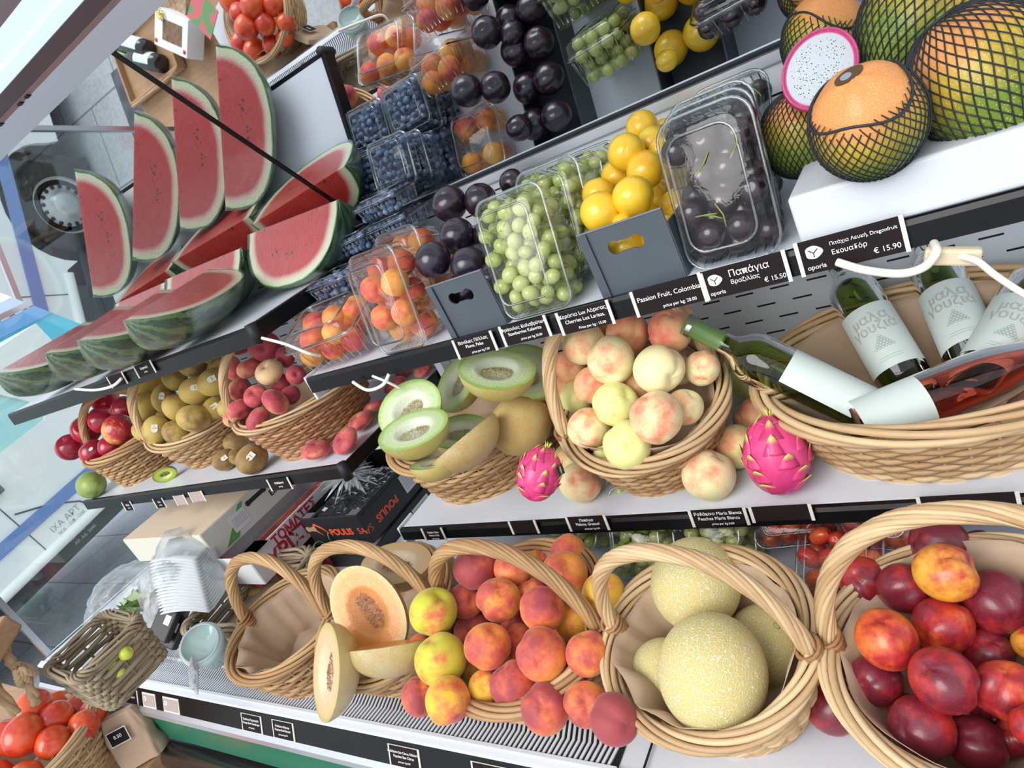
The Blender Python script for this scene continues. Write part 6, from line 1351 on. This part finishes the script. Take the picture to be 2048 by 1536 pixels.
for i, (mx, my, mx2, my2, lb) in enumerate([(300, 100, 225, 78, 'dark wine bottle with white label on the mirrored tray, upper'), (325, 128, 235, 108, 'dark wine bottle on the mirrored tray, lower, beside the rope')]):
    a = onstand(mx, my, -.86); b_ = onstand(mx2, my2, -.86); b_ = a + (b_ - a).normalized() * .3; bottle(lb, bottle_M(a, b_), plain('dark_bottle_glass', (.01, .012, .015), .08, coat=.6), text=False)
pt = onstand(300, 112, -.90); e = empty('bottle_tray', (pt.x, pt.y, -.905)); tag(e, 'shallow wooden tray with rope handle under the mirrored wine bottles', 'tray')
bevel(MB().box((0, 0, .008), (.40, .26, .014)).build('tray_bottom', WOOD, e, False), .002)
for s in (-1, 1): bevel(MB().box((0, s * .13, .022), (.40, .012, .04)).build('side_board', WOOD, e, False), .002); bevel(MB().box((s * .20, 0, .022), (.012, .26, .04)).build('side_board', WOOD, e, False), .002)
m = MB(); rope(m, [(-.19, .145, .045), (-.08, .15, .05), (.08, .15, .05), (.19, .145, .045)], .004, .004, 3, 8, False, 6); m.build('rope_handle', ROPE, e)
e = MB().box((0, 0, 0), (.20, .26, .012)).build('white_foam_board', FOAM, None, False, M=Matrix.Translation(onstand(440, 60, -.80)) @ Matrix.Rotation(-.3, 4, 'Z')); e.location.z = -.87; tag(e, 'white foam board left of the mirrored tomato basket', 'foam board')
e = MB().box((0, 0, 0), (.11, .15, .002)).build('leaflet', (lambda t: (t.set(base=t.mix(t.step(t.noise(14, 3), .48, .54), (.12, .28, .10), (.62, .12, .14)), rough=.35), t.m)[1])(NT('radish_leaflet_print')), None, False, M=Matrix.Translation(onstand(405, 28, -.76)) @ Matrix.Rotation(-.6, 4, 'Z')); tag(e, 'leaflet picturing radishes and greens, seen in the mirror', 'leaflet')
e = MB().lathe([(0, 0), (.07, 0), (.085, .05), (.08, .045), (.0, .03)], 28).build('nut_bowl', plain('shelled_nuts', (.45, .30, .18), .7, nz=.5, nscale=60), None, True, loc=onstand(345, 5, -.85)); e.location.z = -.90; tag(e, 'bowl of shelled nuts on the stand, at the top of the mirror', 'bowl')

# ------------------------------------------------------------------ street: parked van, blue car, sign
VW = plain('van_white_paint', (.88, .90, .89), .35, coat=.3, nz=.06, nscale=2); VBL = plain('van_blue_stripe', (.16, .26, .55), .4); VD = plain('van_underside', (.035, .04, .045), .7); RUB = plain('tyre_rubber', (.03, .032, .035), .75, nz=.3)
VGL = plain('teal_window_glass', (.40, .74, .74), .08, coat=.8)
MVAN = Matrix.Translation((-5.0, .02, -1.42)) @ Matrix.Rotation(radians(6.5), 4, 'X')
van = empty('delivery_van', M=MVAN); tag(van, 'white delivery van with a blue stripe parked in the street beyond the end glass', 'van')
YZ = Matrix(((0, 0, 1, 0), (1, 0, 0, 0), (0, 1, 0, 0), (0, 0, 0, 1)))
arch = [(.40 * cos(a), .02 + .36 * sin(a)) for a in [pi * i / 14 for i in range(15)]]
out = [(2.75, .12), (2.70, .55), (2.2, .80), (1.75, 1.28), (-2.4, 1.32), (-2.5, .05)] + [(-.42, -.05)] + [(-.40, .02)] + arch[::-1][1:-1] + [(.40, .02), (.46, .10)]
win = [(.60, .80), (1.50, .74), (1.88, .74), (1.95, .80), (1.70, 1.16), (.60, 1.18)]
s = link('side_panel', curve_mesh([out, win], .05), van, M=YZ); s.data.materials.append(VW)
s = link('window', curve_mesh([win], .02), van, M=Matrix.Translation((-.01, 0, 0)) @ YZ); s.data.materials.append(VGL)
MB().box((-.95, .0, .67), (1.75, 4.6, 1.1)).build('body', VW, van, False)
MB().box((-.85, .0, .05), (1.6, 4.4, .16)).build('underside', VD, van, False)
MB().box((.032, .1, .315), (.012, 5.1, .075)).build('blue_stripe', VBL, van, False)
m = MB(); m.tube([(.02, .48, .10), (.02, 2.7, .12)], .035, 12); m.build('sill', VW, van)
for y in (-.9, .62, 1.35): MB().box((.026, y, .55), (.004, .006, .9)).build('panel_seam', DGREY, van, False)
bevel(MB().box((.045, 1.36, .60), (.03, .16, .07)).build('door_handle', plain('grey_handle', (.12, .14, .14), .3), van, False), .012)
m = MB(); m.tube([(.028, 1.38, .42), (.028, 1.55, .33), (.028, 1.68, .22), (.028, 1.72, .12)], .005, 6); m.build('body_crease', DGREY, van)
write('ΙΧΑ ΑΡΤ', .055, INKG, van, Matrix.Translation((.027, 1.55, .20)) @ YZ, name='van_lettering')
for i in range(4): write(['Μ.Β. - ΩΦ. 1250', 'Κ.Α. 3500 ΚΓ', 'ΕΔΡΑ ΑΘΗΝΑ', 'ΑΡ. ΑΔ. 2040'][i], .028, INKG, van, Matrix.Translation((.027, 1.56, .155 - i * .038)) @ YZ, name='van_lettering')
wh = empty('wheel'); wh.parent = van; wh.matrix_local = Matrix.Translation((-.02, 0, -.02)) @ YZ
MB().lathe([(.19, -.14), (.29, -.13), (.315, -.09), (.315, -.02), (.29, .01), (.20, .0)], 48).build('tyre', RUB, wh)
MB().lathe([(.20, -.02), (.195, .0), (.18, -.03), (.165, -.035), (.10, -.02), (.085, .01), (.06, .03), (0, .035)], 48).build('rim', plain('silver_rim', (.48, .50, .51), .35, .6), wh)
m = MB()
for i in range(16): a = 2 * pi * i / 16; m.tube([(.132 * cos(a), .132 * sin(a), -.034), (.132 * cos(a), .132 * sin(a), -.020)], .013, 10)
m.build('rim_hole', DBLACK, wh)
MB().box((-.3, .10, .12), (.5, .9, .72)).build('wheel_housing', VD, van, False)
car = empty('blue_car', M=Matrix.Translation((-7.6, 3.4, FLOOR))); tag(car, 'light blue car with a grey door handle, beyond the end of the mirror', 'car')
CBL = plain('sky_blue_paint', (.16, .42, .80), .3, coat=.5)
s = link('side_panel', curve_mesh([[(-1.9, .35), (2.2, .35), (2.2, 1.25), (1.6, 1.52), (1.2, 1.95), (-1.3, 1.95), (-1.9, 1.3)], [(-.8, 1.38), (.9, 1.38), (.8, 1.82), (-.7, 1.82)]], .04), car, M=YZ); s.data.materials.append(CBL)
MB().box((-.75, .1, .95), (1.4, 4.0, 1.0)).build('body', CBL, car, False)
s = link('window', curve_mesh([[(-.8, 1.38), (.9, 1.38), (.8, 1.82), (-.7, 1.82)]], .01), car, M=Matrix.Translation((-.02, 0, 0)) @ YZ); s.data.materials.append(plain('bright_cyan_window', (.10, .60, .78), .1, coat=.5))
bevel(MB().box((.03, -.25, 1.20), (.03, .24, .06)).build('door_handle', ALU, car, False), .015)
for y in (-1.2, 1.5): MB().lathe([(0, 0), (.2, .0), (.31, -.02), (.31, -.18), (0, -.18)], 32).build('wheel', RUB, car, M=Matrix.Translation((.03, y, .31)) @ YZ)
sg = empty('shop_sign', M=Matrix.Translation((-9.2, 4.2, .15))); tag(sg, 'white sign with red capital letters, above the blue car', 'sign')
MB().box((0, 0, 0), (.06, 2.4, .62)).build('sign_board', CW, sg, False)
MB().box((0, 0, -.95), (.05, .08, 1.85)).build('post', DGREY, sg, False)
write('ΣΑΝΤΑ ΑΤΕ', .34, RI, sg, Matrix.Translation((.035, 0, 0)) @ YZ, bold=.01)
g2 = MB().box((1.4, 1.75, -.2), (5.0, .1, 3.0)).build('wall_back', plain('shop_wall_plaster', (.6, .6, .58), .8), smooth=False); g2['kind'] = 'structure'
